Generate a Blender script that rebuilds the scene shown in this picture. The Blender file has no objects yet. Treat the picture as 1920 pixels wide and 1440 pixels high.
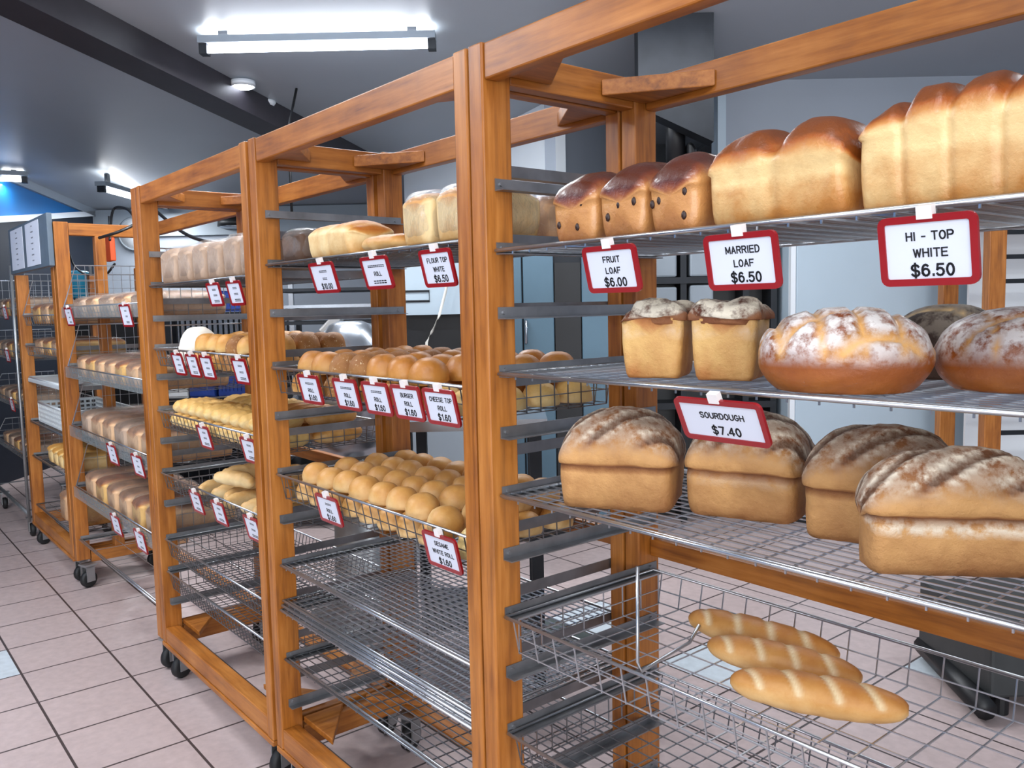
import bpy, bmesh, math, random
from mathutils import Vector, Matrix, noise
random.seed(7)
PI = math.pi
C = bpy.context.scene.collection

# ------------------------------------------------------------------ camera numbers (used to place far things at their depth)
MR = ((0.63525756, 0.77199358, -0.02176577), (0.05689792, -0.07488938, -0.99556728), (-0.77020157, 0.63120321, -0.09149887))
FPX = 1584.63
CAM = Vector((0.0, -0.893, 1.32))
YAW = 0.88425984
RV = Vector((math.cos(YAW), math.sin(YAW), 0)); FV = Vector((-math.sin(YAW), math.cos(YAW), 0))
def ray(x, y):
    a = ((x - 960) / FPX, (y - 720) / FPX, 1.0)
    return Vector([sum(a[i] * MR[i][j] for i in range(3)) for j in range(3)])
def uvz(x, y, v):                       # room frame point (across, away, up) seen at x, y when it stands v metres away
    d = ray(x, y); s = v / d.dot(FV)
    return (s * d.dot(RV), v, CAM.z + s * d.z)
def ceil_z(v): return 3.19 - 0.1 * v
def on_ceil(x, y, drop=0):
    d = ray(x, y); k = d.dot(FV); v = (3.19 - drop - CAM.z) / (d.z / k + 0.1)
    return uvz(x, y, v)
def oy(x, y, yy):
    d = ray(x, y); return CAM + d * ((yy - CAM.y) / d.y)

# ------------------------------------------------------------------ materials
def lin(h):
    h = h.lstrip('#'); out = []
    for i in (0, 2, 4):
        c = int(h[i:i + 2], 16) / 255
        out.append(c / 12.92 if c < .04045 else ((c + .055) / 1.055) ** 2.4)
    return (*out, 1)
class NT:
    def __init__(s, name):
        s.m = bpy.data.materials.new(name); s.m.use_nodes = True; s.t = s.m.node_tree; s.n = s.t.nodes
        s.b = s.n['Principled BSDF']; s.out = s.n['Material Output']
    def add(s, typ, **kw):
        n = s.n.new(typ)
        for k, v in kw.items():
            if k in n.inputs.keys(): n.inputs[k].default_value = v
            else: setattr(n, k, v)
        return n
    def link(s, a, b): s.t.links.new(a, b)
    def ramp(s, fac, stops):
        r = s.add('ShaderNodeValToRGB'); e = r.color_ramp.elements
        while len(e) < len(stops): e.new(.5)
        for i, (p, c) in enumerate(stops): e[i].position = p; e[i].color = c
        s.link(fac, r.inputs['Fac']); return r.outputs['Color']
    def mix(s, fac, a, b):
        m = s.add('ShaderNodeMix', data_type='RGBA')
        for sock, v in ((0, fac), (6, a), (7, b)):
            if hasattr(v, 'is_linked'): s.link(v, m.inputs[sock])
            else: m.inputs[sock].default_value = v
        return m.outputs[2]
    def noise(s, scale, detail=4, vec=None, rough=.55):
        n = s.add('ShaderNodeTexNoise', Scale=scale, Detail=detail, Roughness=rough)
        if vec is not None: s.link(vec, n.inputs['Vector'])
        return n.outputs['Fac']
    def coord(s, scale=(1, 1, 1)):
        tc = s.add('ShaderNodeTexCoord'); mp = s.add('ShaderNodeMapping')
        mp.inputs['Scale'].default_value = scale; s.link(tc.outputs['Object'], mp.inputs['Vector'])
        return mp.outputs['Vector']
    def bump(s, h, strength, dist=.002):
        b = s.add('ShaderNodeBump', Strength=strength, Distance=dist); s.link(h, b.inputs['Height']); s.link(b.outputs['Normal'], s.b.inputs['Normal'])
def plain(name, col, rough=.5, metal=0, var=.12, scale=9, bump=0, spec=None, coat=0):
    t = NT(name); c = lin(col) if isinstance(col, str) else col
    n = t.noise(scale, 3, t.coord())
    dk = tuple(x * (1 - var) for x in c[:3]) + (1,); lt = tuple(min(1, x * (1 + var)) for x in c[:3]) + (1,)
    t.link(t.ramp(n, [(.3, dk), (.7, lt)]), t.b.inputs['Base Color'])
    t.b.inputs['Roughness'].default_value = rough; t.b.inputs['Metallic'].default_value = metal
    if coat: t.b.inputs['Coat Weight'].default_value = coat
    if spec is not None: t.b.inputs['Specular IOR Level'].default_value = spec
    if bump: t.bump(t.noise(60, 3, t.coord()), bump)
    return t.m
def wood(name, sc, dark, mid, light):
    t = NT(name); v = t.coord(sc)
    g = t.noise(5, 6, v, .62); g2 = t.noise(2.6, 4, t.coord((1.6, 1.6, 1)), .6)
    c1 = t.ramp(g, [(.28, lin(dark)), (.5, lin(mid)), (.74, lin(light))])
    c2 = t.mix(.38, c1, t.ramp(g2, [(.34, lin('#693612')), (.5, lin(mid)), (.68, lin(light))]))
    t.link(c2, t.b.inputs['Base Color']); t.b.inputs['Roughness'].default_value = .42
    t.b.inputs['Coat Weight'].default_value = .12; t.b.inputs['Coat Roughness'].default_value = .35
    t.bump(g, .25, .001); return t.m
WD = ('#5a2c0e', '#a2601f', '#c3813e')
M = {}
for ax, sc in (('x', (1, 14, 14)), ('y', (14, 1, 14)), ('z', (14, 14, 1))): M['wood_' + ax] = wood('wood_' + ax, sc, *WD)
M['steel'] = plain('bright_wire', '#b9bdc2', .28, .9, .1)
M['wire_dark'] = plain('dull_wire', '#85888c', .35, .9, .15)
M['rail'] = plain('rail_steel', '#909194', .42, .85, .22, 14)
M['rubber'] = plain('caster_rubber', '#17181a', .6, 0, .1)
M['zinc'] = plain('zinc', '#a8abad', .4, .85, .12)
M['red'] = plain('red_plastic', '#8e1019', .35, 0, .06, coat=.2)
M['card'] = plain('white_card', '#d3d8e4', .55, 0, .02)
M['ink'] = plain('black_ink', '#1c1d22', .6, 0, .02)
M['clip'] = plain('clear_clip', '#e9e4e2', .25, 0, .03)
M['black'] = plain('black_plastic', '#131417', .45, 0, .1)
M['navy'] = plain('navy_paint', '#0b1626', .6, 0, .1)
M['blue'] = plain('blue_paint', '#0a66a6', .55, 0, .06, 2)
M['white_paint'] = plain('white_paint', '#dfe5ea', .5, 0, .03, 2)
M['grey_paint'] = plain('grey_paint', '#8d97a0', .55, 0, .05, 2)
M['wall_grey'] = plain('wall_grey', '#98a0ab', .6, 0, .04, 1.5)
M['ceiling'] = plain('ceiling_grey', '#a4abb3', .4, 0, .05, 1)
M['beam'] = plain('dark_beam', '#2e2b31', .5, 0, .12)
M['panel_white'] = plain('panel_white', '#aebfcb', .45, 0, .03, 2)
M['panel_blue'] = plain('panel_blue', '#4c6676', .35, .2, .08, 3)
M['dark_metal'] = plain('dark_metal', '#23262b', .45, .5, .2)
M['stainless'] = plain('stainless', '#a4abb4', .25, .85, .08)
M['crate_blue'] = plain('crate_blue', '#1c3a86', .5, 0, .1)
M['teal'] = plain('teal_plastic', '#2f8fb0', .4, 0, .08)
M['orange'] = plain('orange_plastic', '#d6501a', .45, 0, .08)
M['white_plastic'] = plain('white_plastic', '#cfd4d6', .4, 0, .04)
M['cord'] = plain('black_cord', '#101114', .5, 0, .05)
M['cord_white'] = plain('white_cord', '#c4c2bb', .6, 0, .05)
M['raisin'] = plain('raisin', '#2a120a', .5, 0, .2)
M['floor_dark'] = plain('machine_grey', '#3c3f40', .5, .3, .15)
def emit(name, col, st):
    t = NT(name); t.b.inputs['Emission Color'].default_value = lin(col); t.b.inputs['Emission Strength'].default_value = st
    t.b.inputs['Base Color'].default_value = lin(col); return t.m
M['lamp'] = emit('lamp_glow', '#eaf1ff', 14)
def bagmat():
    t = NT('clear_bag'); n = t.n
    tr = t.add('ShaderNodeBsdfTransparent'); gl = t.add('ShaderNodeBsdfGlossy', Roughness=.16); df = t.add('ShaderNodeBsdfDiffuse')
    df.inputs['Color'].default_value = (.8, .76, .7, 1)
    nz = t.noise(46, 5, t.coord(), .65); bp = t.add('ShaderNodeBump', Strength=1.0, Distance=.02); t.link(nz, bp.inputs['Height'])
    t.link(bp.outputs['Normal'], gl.inputs['Normal'])
    m1 = t.add('ShaderNodeMixShader', Fac=.06); t.link(tr.outputs[0], m1.inputs[1]); t.link(df.outputs[0], m1.inputs[2])
    lw = t.add('ShaderNodeLayerWeight', Blend=.1); t.link(bp.outputs['Normal'], lw.inputs['Normal'])
    m2 = t.add('ShaderNodeMixShader'); t.link(lw.outputs['Facing'], m2.inputs[0]); t.link(m1.outputs[0], m2.inputs[1]); t.link(gl.outputs[0], m2.inputs[2])
    t.link(m2.outputs[0], t.out.inputs['Surface']); return t.m
M['bag'] = bagmat()
def stripmat():
    t = NT('clear_price_strip'); tr = t.add('ShaderNodeBsdfTransparent'); m = t.add('ShaderNodeMixShader', Fac=.3)
    t.b.inputs['Base Color'].default_value = lin('#9aa2a4'); t.b.inputs['Roughness'].default_value = .22
    t.link(tr.outputs[0], m.inputs[1]); t.link(t.b.outputs[0], m.inputs[2]); t.link(m.outputs[0], t.out.inputs['Surface']); return t.m
M['strip'] = stripmat()
def crust(name, pale, brown, flour='#e9e2d6', cut='#e2bd84', rough=.6, bump=.35, speck=None, coat=0, nscale=55):
    # the bake, flour and cut masks are stored on each loaf's own vertices
    t = NT(name); at = t.add('ShaderNodeVertexColor', layer_name='bake'); sp = t.add('ShaderNodeSeparateColor'); t.link(at.outputs['Color'], sp.inputs['Color'])
    v = t.coord(); n1 = t.noise(16, 5, v); n2 = t.noise(nscale, 5, v, .65); n3 = t.noise(150, 4, v, .7)
    def math_(op, a, b):
        m = t.add('ShaderNodeMath', operation=op)
        for i, q in enumerate((a, b)):
            if hasattr(q, 'is_linked'): t.link(q, m.inputs[i])
            else: m.inputs[i].default_value = q
        return m.outputs[0]
    k = math_('ADD', sp.outputs['Red'], math_('MULTIPLY', math_('SUBTRACT', n1, .5), .75))
    k = math_('ADD', k, math_('MULTIPLY', math_('SUBTRACT', n2, .5), .3))
    P, B = lin(pale), lin(brown); md = tuple((P[i] * B[i]) ** .5 for i in range(3)) + (1,)
    dk = tuple(x * .55 for x in B[:3]) + (1,)
    col = t.ramp(k, [(0, P), (.45, md), (.8, B), (1, dk)])
    col = t.mix(math_('MULTIPLY', sp.outputs['Blue'], .95), col, lin(cut))
    fl = math_('MULTIPLY', sp.outputs['Green'], t.ramp(n2, [(.38, (0, 0, 0, 1)), (.56, (1, 1, 1, 1))]))
    col = t.mix(fl, col, lin(flour))
    if speck: col = t.mix(t.ramp(n3, [(.6, (0, 0, 0, 1)), (.68, (1, 1, 1, 1))]), col, lin(speck))
    t.link(col, t.b.inputs['Base Color']); t.b.inputs['Roughness'].default_value = rough
    if coat: t.b.inputs['Coat Weight'].default_value = coat; t.b.inputs['Coat Roughness'].default_value = .2
    h = math_('ADD', n2, math_('MULTIPLY', n3, .5)); t.bump(h, bump, .0025); return t.m
M['cr_white'] = crust('white_loaf_crust', '#ecd09a', '#b4651d', rough=.55)
M['cr_married'] = crust('married_crust', '#e6c68c', '#9a4f18', rough=.42, coat=.12, bump=.6)
M['cr_fruit'] = crust('fruit_crust', '#cb9257', '#6a2c10', rough=.38, coat=.4, bump=.7)
M['cr_tin'] = crust('tin_crust', '#dcb06c', '#8c4a1c', rough=.62, bump=.9)
M['cr_sour'] = crust('sourdough_crust', '#c4935a', '#764622', flour='#dccfba', rough=.72, bump=1.0)
M['cr_cob'] = crust('cob_crust', '#b06a2c', '#7a3a12', rough=.4, coat=.2, flour='#dcd6d2', cut='#dca660', bump=.5)
M['cr_rustic'] = crust('rustic_cap', '#b07a4e', '#552a18', flour='#e2d8c4', rough=.8, bump=.8, nscale=38)
M['cr_roll'] = crust('roll_crust', '#e6c289', '#b0702c', rough=.5)
M['cr_rollpale'] = crust('pale_roll_crust', '#efd39a', '#c98b3d', rough=.55)
M['cr_rollgrain'] = crust('grain_roll_crust', '#bd8d58', '#83501f', rough=.65, bump=.8, speck='#dcc29a')
M['cr_burger'] = crust('burger_crust', '#d9a057', '#b0702c', rough=.42)
M['cr_sesame'] = crust('sesame_crust', '#edd79c', '#d2a250', rough=.6, bump=.9, speck='#f3e8c4')
M['cr_cheese'] = crust('cheese_roll_crust', '#ecd29a', '#cf9c4c', rough=.6, bump=.8)
M['cr_floury'] = crust('floury_roll', '#efe9df', '#e6dccb', rough=.9)
M['cr_twist'] = crust('twist_crust', '#eed5a2', '#b98040', rough=.5)
M['cr_bag'] = crust('baguette_crust', '#e9c083', '#b4702c', rough=.5, cut='#efd9ad')
M['cr_bagged'] = crust('bagged_crust', '#d6ae86', '#996a48', rough=.7)
M['cr_bagbrown'] = crust('bagged_grain_crust', '#bea38c', '#8c6d56', rough=.7)
M['cr_rye'] = crust('dark_rye_crust', '#5b4232', '#33231b', rough=.7, flour='#a89c8c')
def floor_mat(name, col):
    t = NT(name); v = t.coord(); sx = t.add('ShaderNodeSeparateXYZ'); t.link(v, sx.inputs[0])
    n = t.noise(30, 5, v); n2 = t.noise(1.6, 2, v); c = lin(col)
    base = t.ramp(n, [(.3, tuple(x * .86 for x in c[:3]) + (1,)), (.7, tuple(min(1, x * 1.1) for x in c[:3]) + (1,))])
    base = t.mix(.25, base, t.ramp(n2, [(.3, tuple(x * .8 for x in c[:3]) + (1,)), (.7, c)]))
    g = None
    for ax, off in (('X', TX), ('Y', TY)):
        a = t.add('ShaderNodeMath', operation='SUBTRACT'); t.link(sx.outputs[ax], a.inputs[0]); a.inputs[1].default_value = off - .004
        b = t.add('ShaderNodeMath', operation='FLOORED_MODULO'); t.link(a.outputs[0], b.inputs[0]); b.inputs[1].default_value = TS
        d = t.add('ShaderNodeMath', operation='LESS_THAN'); t.link(b.outputs[0], d.inputs[0]); d.inputs[1].default_value = .008
        if g is None: g = d.outputs[0]
        else:
            e = t.add('ShaderNodeMath', operation='MAXIMUM'); t.link(g, e.inputs[0]); t.link(d.outputs[0], e.inputs[1]); g = e.outputs[0]
    t.link(t.mix(g, base, lin('#453c3c')), t.b.inputs['Base Color']); t.b.inputs['Roughness'].default_value = .38
    return t.m
TS, TX, TY = .3035, -3.21, -.095
M['tile_pink'] = floor_mat('tile_pink', '#bba9a7'); M['tile_white'] = floor_mat('tile_white', '#c3ccd3'); M['tile_green'] = floor_mat('tile_green', '#4c5250')

# ------------------------------------------------------------------ mesh helpers
class MB:
    def __init__(s): s.v = []; s.f = []; s.mi = []; s.cur = 0
    def face(s, idx): s.f.append(idx); s.mi.append(s.cur)
    def box(s, x0, x1, y0, y1, z0, z1, ch=0):
        b = len(s.v); s.v += [(x, y, z) for z in (z0, z1) for x, y in ((x0, y0), (x1, y0), (x1, y1), (x0, y1))]
        for q in ((3, 2, 1, 0), (4, 5, 6, 7), (0, 1, 5, 4), (1, 2, 6, 5), (2, 3, 7, 6), (3, 0, 4, 7)): s.face([b + i for i in q])
        return s
    def prism(s, pts, d):                                   # polygon pts extruded by vector d
        n = len(pts); b = len(s.v); d = Vector(d)
        s.v += [tuple(p) for p in pts] + [tuple(Vector(p) + d) for p in pts]
        s.face([b + i for i in range(n)][::-1]); s.face([b + n + i for i in range(n)])
        for i in range(n): j = (i + 1) % n; s.face([b + i, b + j, b + n + j, b + n + i])
        return s
    def tube(s, pts, r, n=5, close=False):
        pts = [Vector(p) for p in pts]; b = len(s.v); k = len(pts)
        for i, p in enumerate(pts):
            if close: t = pts[(i + 1) % k] - pts[i - 1]
            else: t = pts[min(i + 1, k - 1)] - pts[max(i - 1, 0)]
            t.normalize(); up = Vector((0, 0, 1)) if abs(t.z) < .9 else Vector((1, 0, 0))
            a = t.cross(up).normalized(); c = a.cross(t)
            rr = r[i] if isinstance(r, (list, tuple)) else r
            for j in range(n):
                w = 2 * PI * (j + .5) / n; s.v.append(tuple(p + a * math.cos(w) * rr + c * math.sin(w) * rr))
        for i in range(k if close else k - 1):
            for j in range(n):
                q = (i + 1) % k; s.face([b + i * n + j, b + i * n + (j + 1) % n, b + q * n + (j + 1) % n, b + q * n + j])
        if not close: s.face([b + j for j in range(n)][::-1]); s.face([b + (k - 1) * n + j for j in range(n)])
        return s
    def lathe(s, prof, n=24, c=(0, 0, 0)):                  # prof: (radius, z)
        b = len(s.v)
        for r, z in prof:
            for j in range(n): w = 2 * PI * j / n; s.v.append((c[0] + r * math.cos(w), c[1] + r * math.sin(w), c[2] + z))
        for i in range(len(prof) - 1):
            for j in range(n): s.face([b + i * n + j, b + i * n + (j + 1) % n, b + (i + 1) * n + (j + 1) % n, b + (i + 1) * n + j])
        s.face([b + j for j in range(n)][::-1]); s.face([b + (len(prof) - 1) * n + j for j in range(n)]); return s
    def rot(s, mat, start=0):
        for i in range(start, len(s.v)): s.v[i] = tuple(mat @ Vector(s.v[i]))
        return s
    def mesh(s, name, mats, smooth=False):
        me = bpy.data.meshes.new(name); me.from_pydata(s.v, [], s.f)
        for m in (mats if isinstance(mats, (list, tuple)) else [mats]): me.materials.append(m)
        for p, i in zip(me.polygons, s.mi): p.material_index = i; p.use_smooth = smooth
        me.update(); return me
def link(name, data, parent=None, loc=(0, 0, 0), rot=(0, 0, 0)):
    o = bpy.data.objects.new(name, data); C.objects.link(o); o.parent = parent; o.location = loc; o.rotation_euler = rot; return o
def part(name, mb, mat, parent, smooth=False, bevel=0, label=None):
    o = link(name, mb.mesh(name, mat, smooth), parent)
    if bevel:
        m = o.modifiers.new('edge', 'BEVEL'); m.width = bevel; m.segments = 2; m.limit_method = 'ANGLE'; m.angle_limit = .7
    if label: o['label'] = label
    return o
def tag(o, label, cat, group=None):
    o['label'] = label; o['category'] = cat
    if group: o['group'] = group
    return o
def thing(name, label, cat, loc=(0, 0, 0), rz=0, group=None):
    return tag(link(name, None, None, loc, (0, 0, rz)), label, cat, group)
def rebase(mb):
    xs = [[p[i] for p in mb.v] for i in range(3)]
    c = ((min(xs[0]) + max(xs[0])) / 2, (min(xs[1]) + max(xs[1])) / 2, min(xs[2]))
    mb.v = [tuple(p[i] - c[i] for i in range(3)) for p in mb.v]; return c
def solo(name, mb, mat, label, cat, group=None, smooth=False, bevel=0, room=False):
    c = rebase(mb)
    if room: p = CAM.xy.to_3d() + RV * c[0] + FV * c[1] + Vector((0, 0, c[2])); rz = YAW
    else: p = c; rz = 0
    o = link(name, mb.mesh(name, mat, smooth), None, p, (0, 0, rz))
    if bevel:
        m = o.modifiers.new('edge', 'BEVEL'); m.width = bevel; m.segments = 2; m.limit_method = 'ANGLE'
    return tag(o, label, cat, group)
def struct(name, mb, mat, room=False, smooth=False):
    p = CAM.xy.to_3d() if room else (0, 0, 0)
    o = link(name, mb.mesh(name, mat, smooth), None, p, (0, 0, YAW if room else 0)); o['kind'] = 'structure'; return o
def rthing(name, label, cat, u, v, z=0, rz=0, group=None):
    p = CAM.xy.to_3d() + RV * u + FV * v + Vector((0, 0, z)); return thing(name, label, cat, p, YAW + rz, group)
ORD = 'first second third fourth fifth sixth seventh eighth ninth tenth eleventh twelfth thirteenth fourteenth'.split()

# ------------------------------------------------------------------ room shell (floor in world axes, walls in the room's own axes)
fl = MB(); NX0, NX1, NY0, NY1 = -14, 32, -18, 32
white, green = set(), set()
def tile_at(x, y): return (math.floor((x - TX) / TS), math.floor((y - TY) / TS))
for x, y in ((-3.6, -.5), (-2.3, 1.5), (-1.93, 1.45), (-1.3, 2.3), (-4.8, -.5), (-2.4, -.5)): white.add(tile_at(x, y))
for x, y in ((-1.8, 1.65), (-2.3, 1.2)): green.add(tile_at(x, y))
for i in range(-26, 30):
    for j in range(-18, 34):
        fl.cur = 1 if (i, j) in white else 2 if (i, j) in green else 0
        x, y = TX + i * TS, TY + j * TS; b = len(fl.v)
        fl.v += [(x, y, 0), (x + TS, y, 0), (x + TS, y + TS, 0), (x, y + TS, 0)]; fl.face([b, b + 1, b + 2, b + 3])
struct('floor', fl, [M['tile_pink'], M['tile_white'], M['tile_green']])
U0, U1, V0, V1 = -4.06, 4.2, -3.2, 8.42
ce = MB(); ce.prism([(U0 - .1, V0 - .1, ceil_z(V0 - .1)), (U1 + .1, V0 - .1, ceil_z(V0 - .1)), (U1 + .1, V1 + .1, ceil_z(V1 + .1)), (U0 - .1, V1 + .1, ceil_z(V1 + .1))], (0, 0, .08))
struct('ceiling', ce, M['ceiling'], True)
w = MB(); w.box(U0 - .1, U1 + .1, V1, V1 + .1, 0, ceil_z(V1)); struct('wall_back', w, M['wall_grey'], True)
w = MB(); w.box(U0 - .1, U1 + .1, V1 - .04, V1, 2.08, 2.34); struct('trim_1', w, M['grey_paint'], True)
# left wall: navy below, blue gable above a raked white trim
def lw(vv): return 2.098 + (vv - 6.68) * .138
w = MB(); w.prism([(U0, V0, 0), (U0, V1, 0), (U0, V1, lw(V1)), (U0, V0, lw(V0))], (-.1, 0, 0)); struct('wall_left', w, M['navy'], True)
w = MB(); w.prism([(U0, V0, lw(V0)), (U0, V1, lw(V1)), (U0, V1, ceil_z(V1)), (U0, V0, ceil_z(V0))], (-.1, 0, 0)); struct('wall_gable', w, M['blue'], True)
w = MB(); w.prism([(U0 + .03, V0, lw(V0) - .045), (U0 + .03, V1, lw(V1) - .045), (U0 + .03, V1, lw(V1) + .004), (U0 + .03, V0, lw(V0) + .004)], (-.03, 0, 0)); struct('trim_2', w, M['white_paint'], True)
w = MB(); w.prism([(U0 + .03, V0, ceil_z(V0) - .07), (U0 + .03, V1, ceil_z(V1) - .07), (U0 + .03, V1, ceil_z(V1)), (U0 + .03, V0, ceil_z(V0))], (-.03, 0, 0)); struct('trim_3', w, M['grey_paint'], True)
w = MB(); w.box(U1, U1 + .1, V0, V1, 0, ceil_z(V0) + .05); struct('wall_right', w, M['wall_grey'], True)
# shopfront behind the camera with a wide glazed opening that lets the daylight in
w = MB(); w.box(U0, U1, V0 - .1, V0, 0, .5); w.box(U0, U1, V0 - .1, V0, 2.6, ceil_z(V0)); w.box(U0, U0 + .5, V0 - .1, V0, .5, 2.6); w.box(U1 - .5, U1, V0 - .1, V0, .5, 2.6)
struct('wall_front', w, M['wall_grey'], True)
w = MB()
for u in (U0 + .5, -1.2, 1.35, U1 - .56): w.box(u, u + .06, V0 - .08, V0 - .02, .5, 2.6)
w.box(U0 + .5, U1 - .5, V0 - .08, V0 - .02, .5, .56); w.box(U0 + .5, U1 - .5, V0 - .08, V0 - .02, 2.54, 2.6)
struct('window_1', w, M['dark_metal'], True)
# partition that runs up to the ceiling behind the second rack, and its return
a = on_ceil(757, 329); b_ = on_ceil(1040, 183)
def wall_seg(name, p, q, mat, th=.08, z1=None):
    d = Vector((q[0] - p[0], q[1] - p[1], 0)).normalized(); nrm = Vector((-d.y, d.x, 0)) * th
    mb = MB(); mb.prism([(p[0], p[1], 0), (q[0], q[1], 0), (q[0], q[1], ceil_z(q[1]) if z1 is None else z1), (p[0], p[1], ceil_z(p[1]) if z1 is None else z1)], tuple(nrm)); return struct(name, mb, mat, True)
wall_seg('wall_partition', a, b_, M['white_paint'])
r1 = (1.02, 6.6)
wall_seg('wall_return', b_, r1, M['wall_grey'])
# right hand wall block behind the first rack
p0 = uvz(1358, 400, 5.3)
w = MB(); w.box(p0[0], U1, 5.3, 5.42, 0, ceil_z(5.3)); struct('wall_kitchen', w, M['wall_grey'], True)
w = MB(); w.box(p0[0] - .05, p0[0], 5.26, 5.42, 0, ceil_z(5.3)); struct('trim_4', w, M['panel_white'], True)
w = MB(); w.box(r1[0], p0[0], 6.6, 6.7, 0, ceil_z(6.6)); struct('wall_oven', w, M['dark_metal'], True)

# ------------------------------------------------------------------ wooden racks
PW, PD, RD = .038, .062, .44             # post width, post depth, rack depth
ZT, ZS = 1.762, .1
def rack(name, label, x0, x1, zs, group, sides='lr', pw=PW, depth=RD, ztop=ZT, front_beam=True, rails=True, midpost=False, casters=True, gussets=True, front_sill=True, back_beam=True, side_beam=True):
    t = thing(name, label, 'rack', ((x0 + x1) / 2, depth / 2, 0), 0, group)
    cx, cy = (x0 + x1) / 2, depth / 2
    def P(nm, mb, mat, bev=.003):
        mb.v = [(p[0] - cx, p[1] - cy, p[2]) for p in mb.v]; return part(nm, mb, mat, t, False, bev)
    bh = .062
    for xa in (x0, x1 - pw):
        for ya in (0, depth - PD): P('post', MB().box(xa, xa + pw, ya, ya + PD, .135, ztop), M['wood_z'])
    xi0, xi1 = x0 + pw, x1 - pw
    e = .0015
    if front_beam: P('top_beam', MB().box(xi0 + e, xi1 - e, .004, .034, ztop - bh, ztop - .002), M['wood_x'])
    if back_beam: P('top_beam', MB().box(xi0 + e, xi1 - e, depth - .034, depth - .004, ztop - bh, ztop - .002), M['wood_x'])
    for xa in (x0, x1 - pw) if side_beam else (): P('side_beam', MB().box(xa + .003, xa + pw - .003, PD + e, depth - PD - e, ztop - bh, ztop - .004), M['wood_y'])
    if front_beam: P('back_stretcher', MB().box(xi0 + e, xi1 - e, depth - .03, depth - .008, .798, .836), M['wood_x'])
    zb0, zb1 = .118, .18
    if front_sill: P('base_sill', MB().box(x0, x1, -.002, .05, zb0, zb1 - .046), M['wood_x']); P('base_sill', MB().box(xi0 + e, xi1 - e, .002, .05, zb1 - .045, zb1 + .012), M['wood_x'])
    P('base_sill', MB().box(x0, x1, depth - .052, depth + .002, zb0, zb1 - .046), M['wood_x'])
    for xa in (x0, x1 - pw): P('base_side', MB().box(xa + .004, xa + pw - .004, .066, depth - .066, zb0, zb1), M['wood_y'])
    if gussets:
        for sx, xa in ((1, xi0 + e), (-1, xi1 - e)):
            for sy, ya in ((1, .036), (-1, depth - .036)):
                for z0, z1 in ((ztop - .05, ztop - .02), (zb1 + .014, zb1 + .03)):
                    y2 = ya if z0 > 1 else (PD + e if sy > 0 else depth - PD - e)
                    P('corner_gusset', MB().prism([(xa, y2, z0), (xa + sx * .17, y2, z0), (xa, y2 + sy * .12, z0)][::sx * sy], (0, 0, z1 - z0)), M['wood_y'], .002)
    if rails:
        for z in zs:
            for xa, s in ((xi0, 1), (xi1, -1)):
                if (s == 1 and 'l' not in sides) or (s == -1 and 'r' not in sides): continue
                m = MB(); x_a, x_b = sorted((xa + s * .0006, xa + s * .0026)); m.box(x_a, x_b, .022, depth - .01, z, z + .021)
                x_a, x_b = sorted((xa + s * .0026, xa + s * .024)); m.box(x_a, x_b, .022, depth - .01, z, z + .002)
                for yb in (.034, depth - .03): m.tube([(xa + s * .0026, yb, z + .012), (xa + s * .006, yb, z + .012)], .0042, 6)
                P('rail', m, M['rail'], 0)
    if midpost: P('post', MB().box(x0, x0 + pw, .175, .222, .18, ztop - bh), M['wood_z'])
    if casters:
        for xa in (x0 + .055, x1 - .055):
            for ya in (.045, depth - .045):
                c = link('caster', MB().box(-.03, .03, -.03, .03, .108, .117).mesh('caster_plate', M['zinc']), t, (xa - cx, ya - cy, 0), (0, 0, .35))
                f = MB(); f.box(-.021, -.017, -.02, .022, .03, .108); f.box(.017, .021, -.02, .022, .03, .108); f.box(-.021, .021, -.02, .022, .1, .108); part('fork', f, M['zinc'], c)
                wl = MB().lathe([(.012, -.013), (.03, -.014), (.039, -.01), (.04, 0), (.039, .01), (.03, .014), (.012, .013)], 24)
                wl.rot(Matrix.Rotation(PI / 2, 4, 'Y')); wl.v = [(p[0], p[1], p[2] + .04) for p in wl.v]; part('wheel', wl, M['rubber'], c, True)
    return t
ZA = [1.517, 1.409, 1.298, 1.197, 1.088, .982, .87, .762, .653, .545, .437, .329, .221]
ZB = [1.559, 1.433, 1.305, 1.168, 1.036, .886, .759, .64, .519, .381, .25]
ZC = [1.517, 1.411, 1.294, 1.193, 1.088, .974, .861, .751, .635, .51, .392, .275]
XA, XB, XC, XD, XE = (-1.190, -.232), (-2.142, -1.196), (-3.133, -2.165), (-4.492, -3.142), (-5.53, -4.515)
RG = 'wooden bread racks standing side by side'
rack('wooden_bread_rack', 'orange-brown wooden bread rack nearest the camera, holding fruit, married and sourdough loaves', *XA, ZA, RG)
rack('wooden_bread_rack', 'orange-brown wooden bread rack holding the round and seeded rolls', *XB, ZB, RG)
rack('wooden_bread_rack', 'orange-brown wooden bread rack with floury, cheese and twisted rolls and empty baskets below', *XC, ZC, RG)
rack('wooden_bread_rack', 'wooden bread rack with sloping wire baskets of bagged bread and a cable over its top', *XD, [1.355, 1.075, .795, .5, .235], RG, pw=.05, front_beam=False, midpost=True, gussets=False, front_sill=False)
rack('wooden_bread_rack', 'lower wooden bread rack under the menu board, holding a white crate and bagged loaves', *XE, [1.32, 1.15, .95, .72, .52], RG, pw=.055, ztop=1.555, front_beam=False, gussets=False, back_beam=False, side_beam=False)

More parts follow.
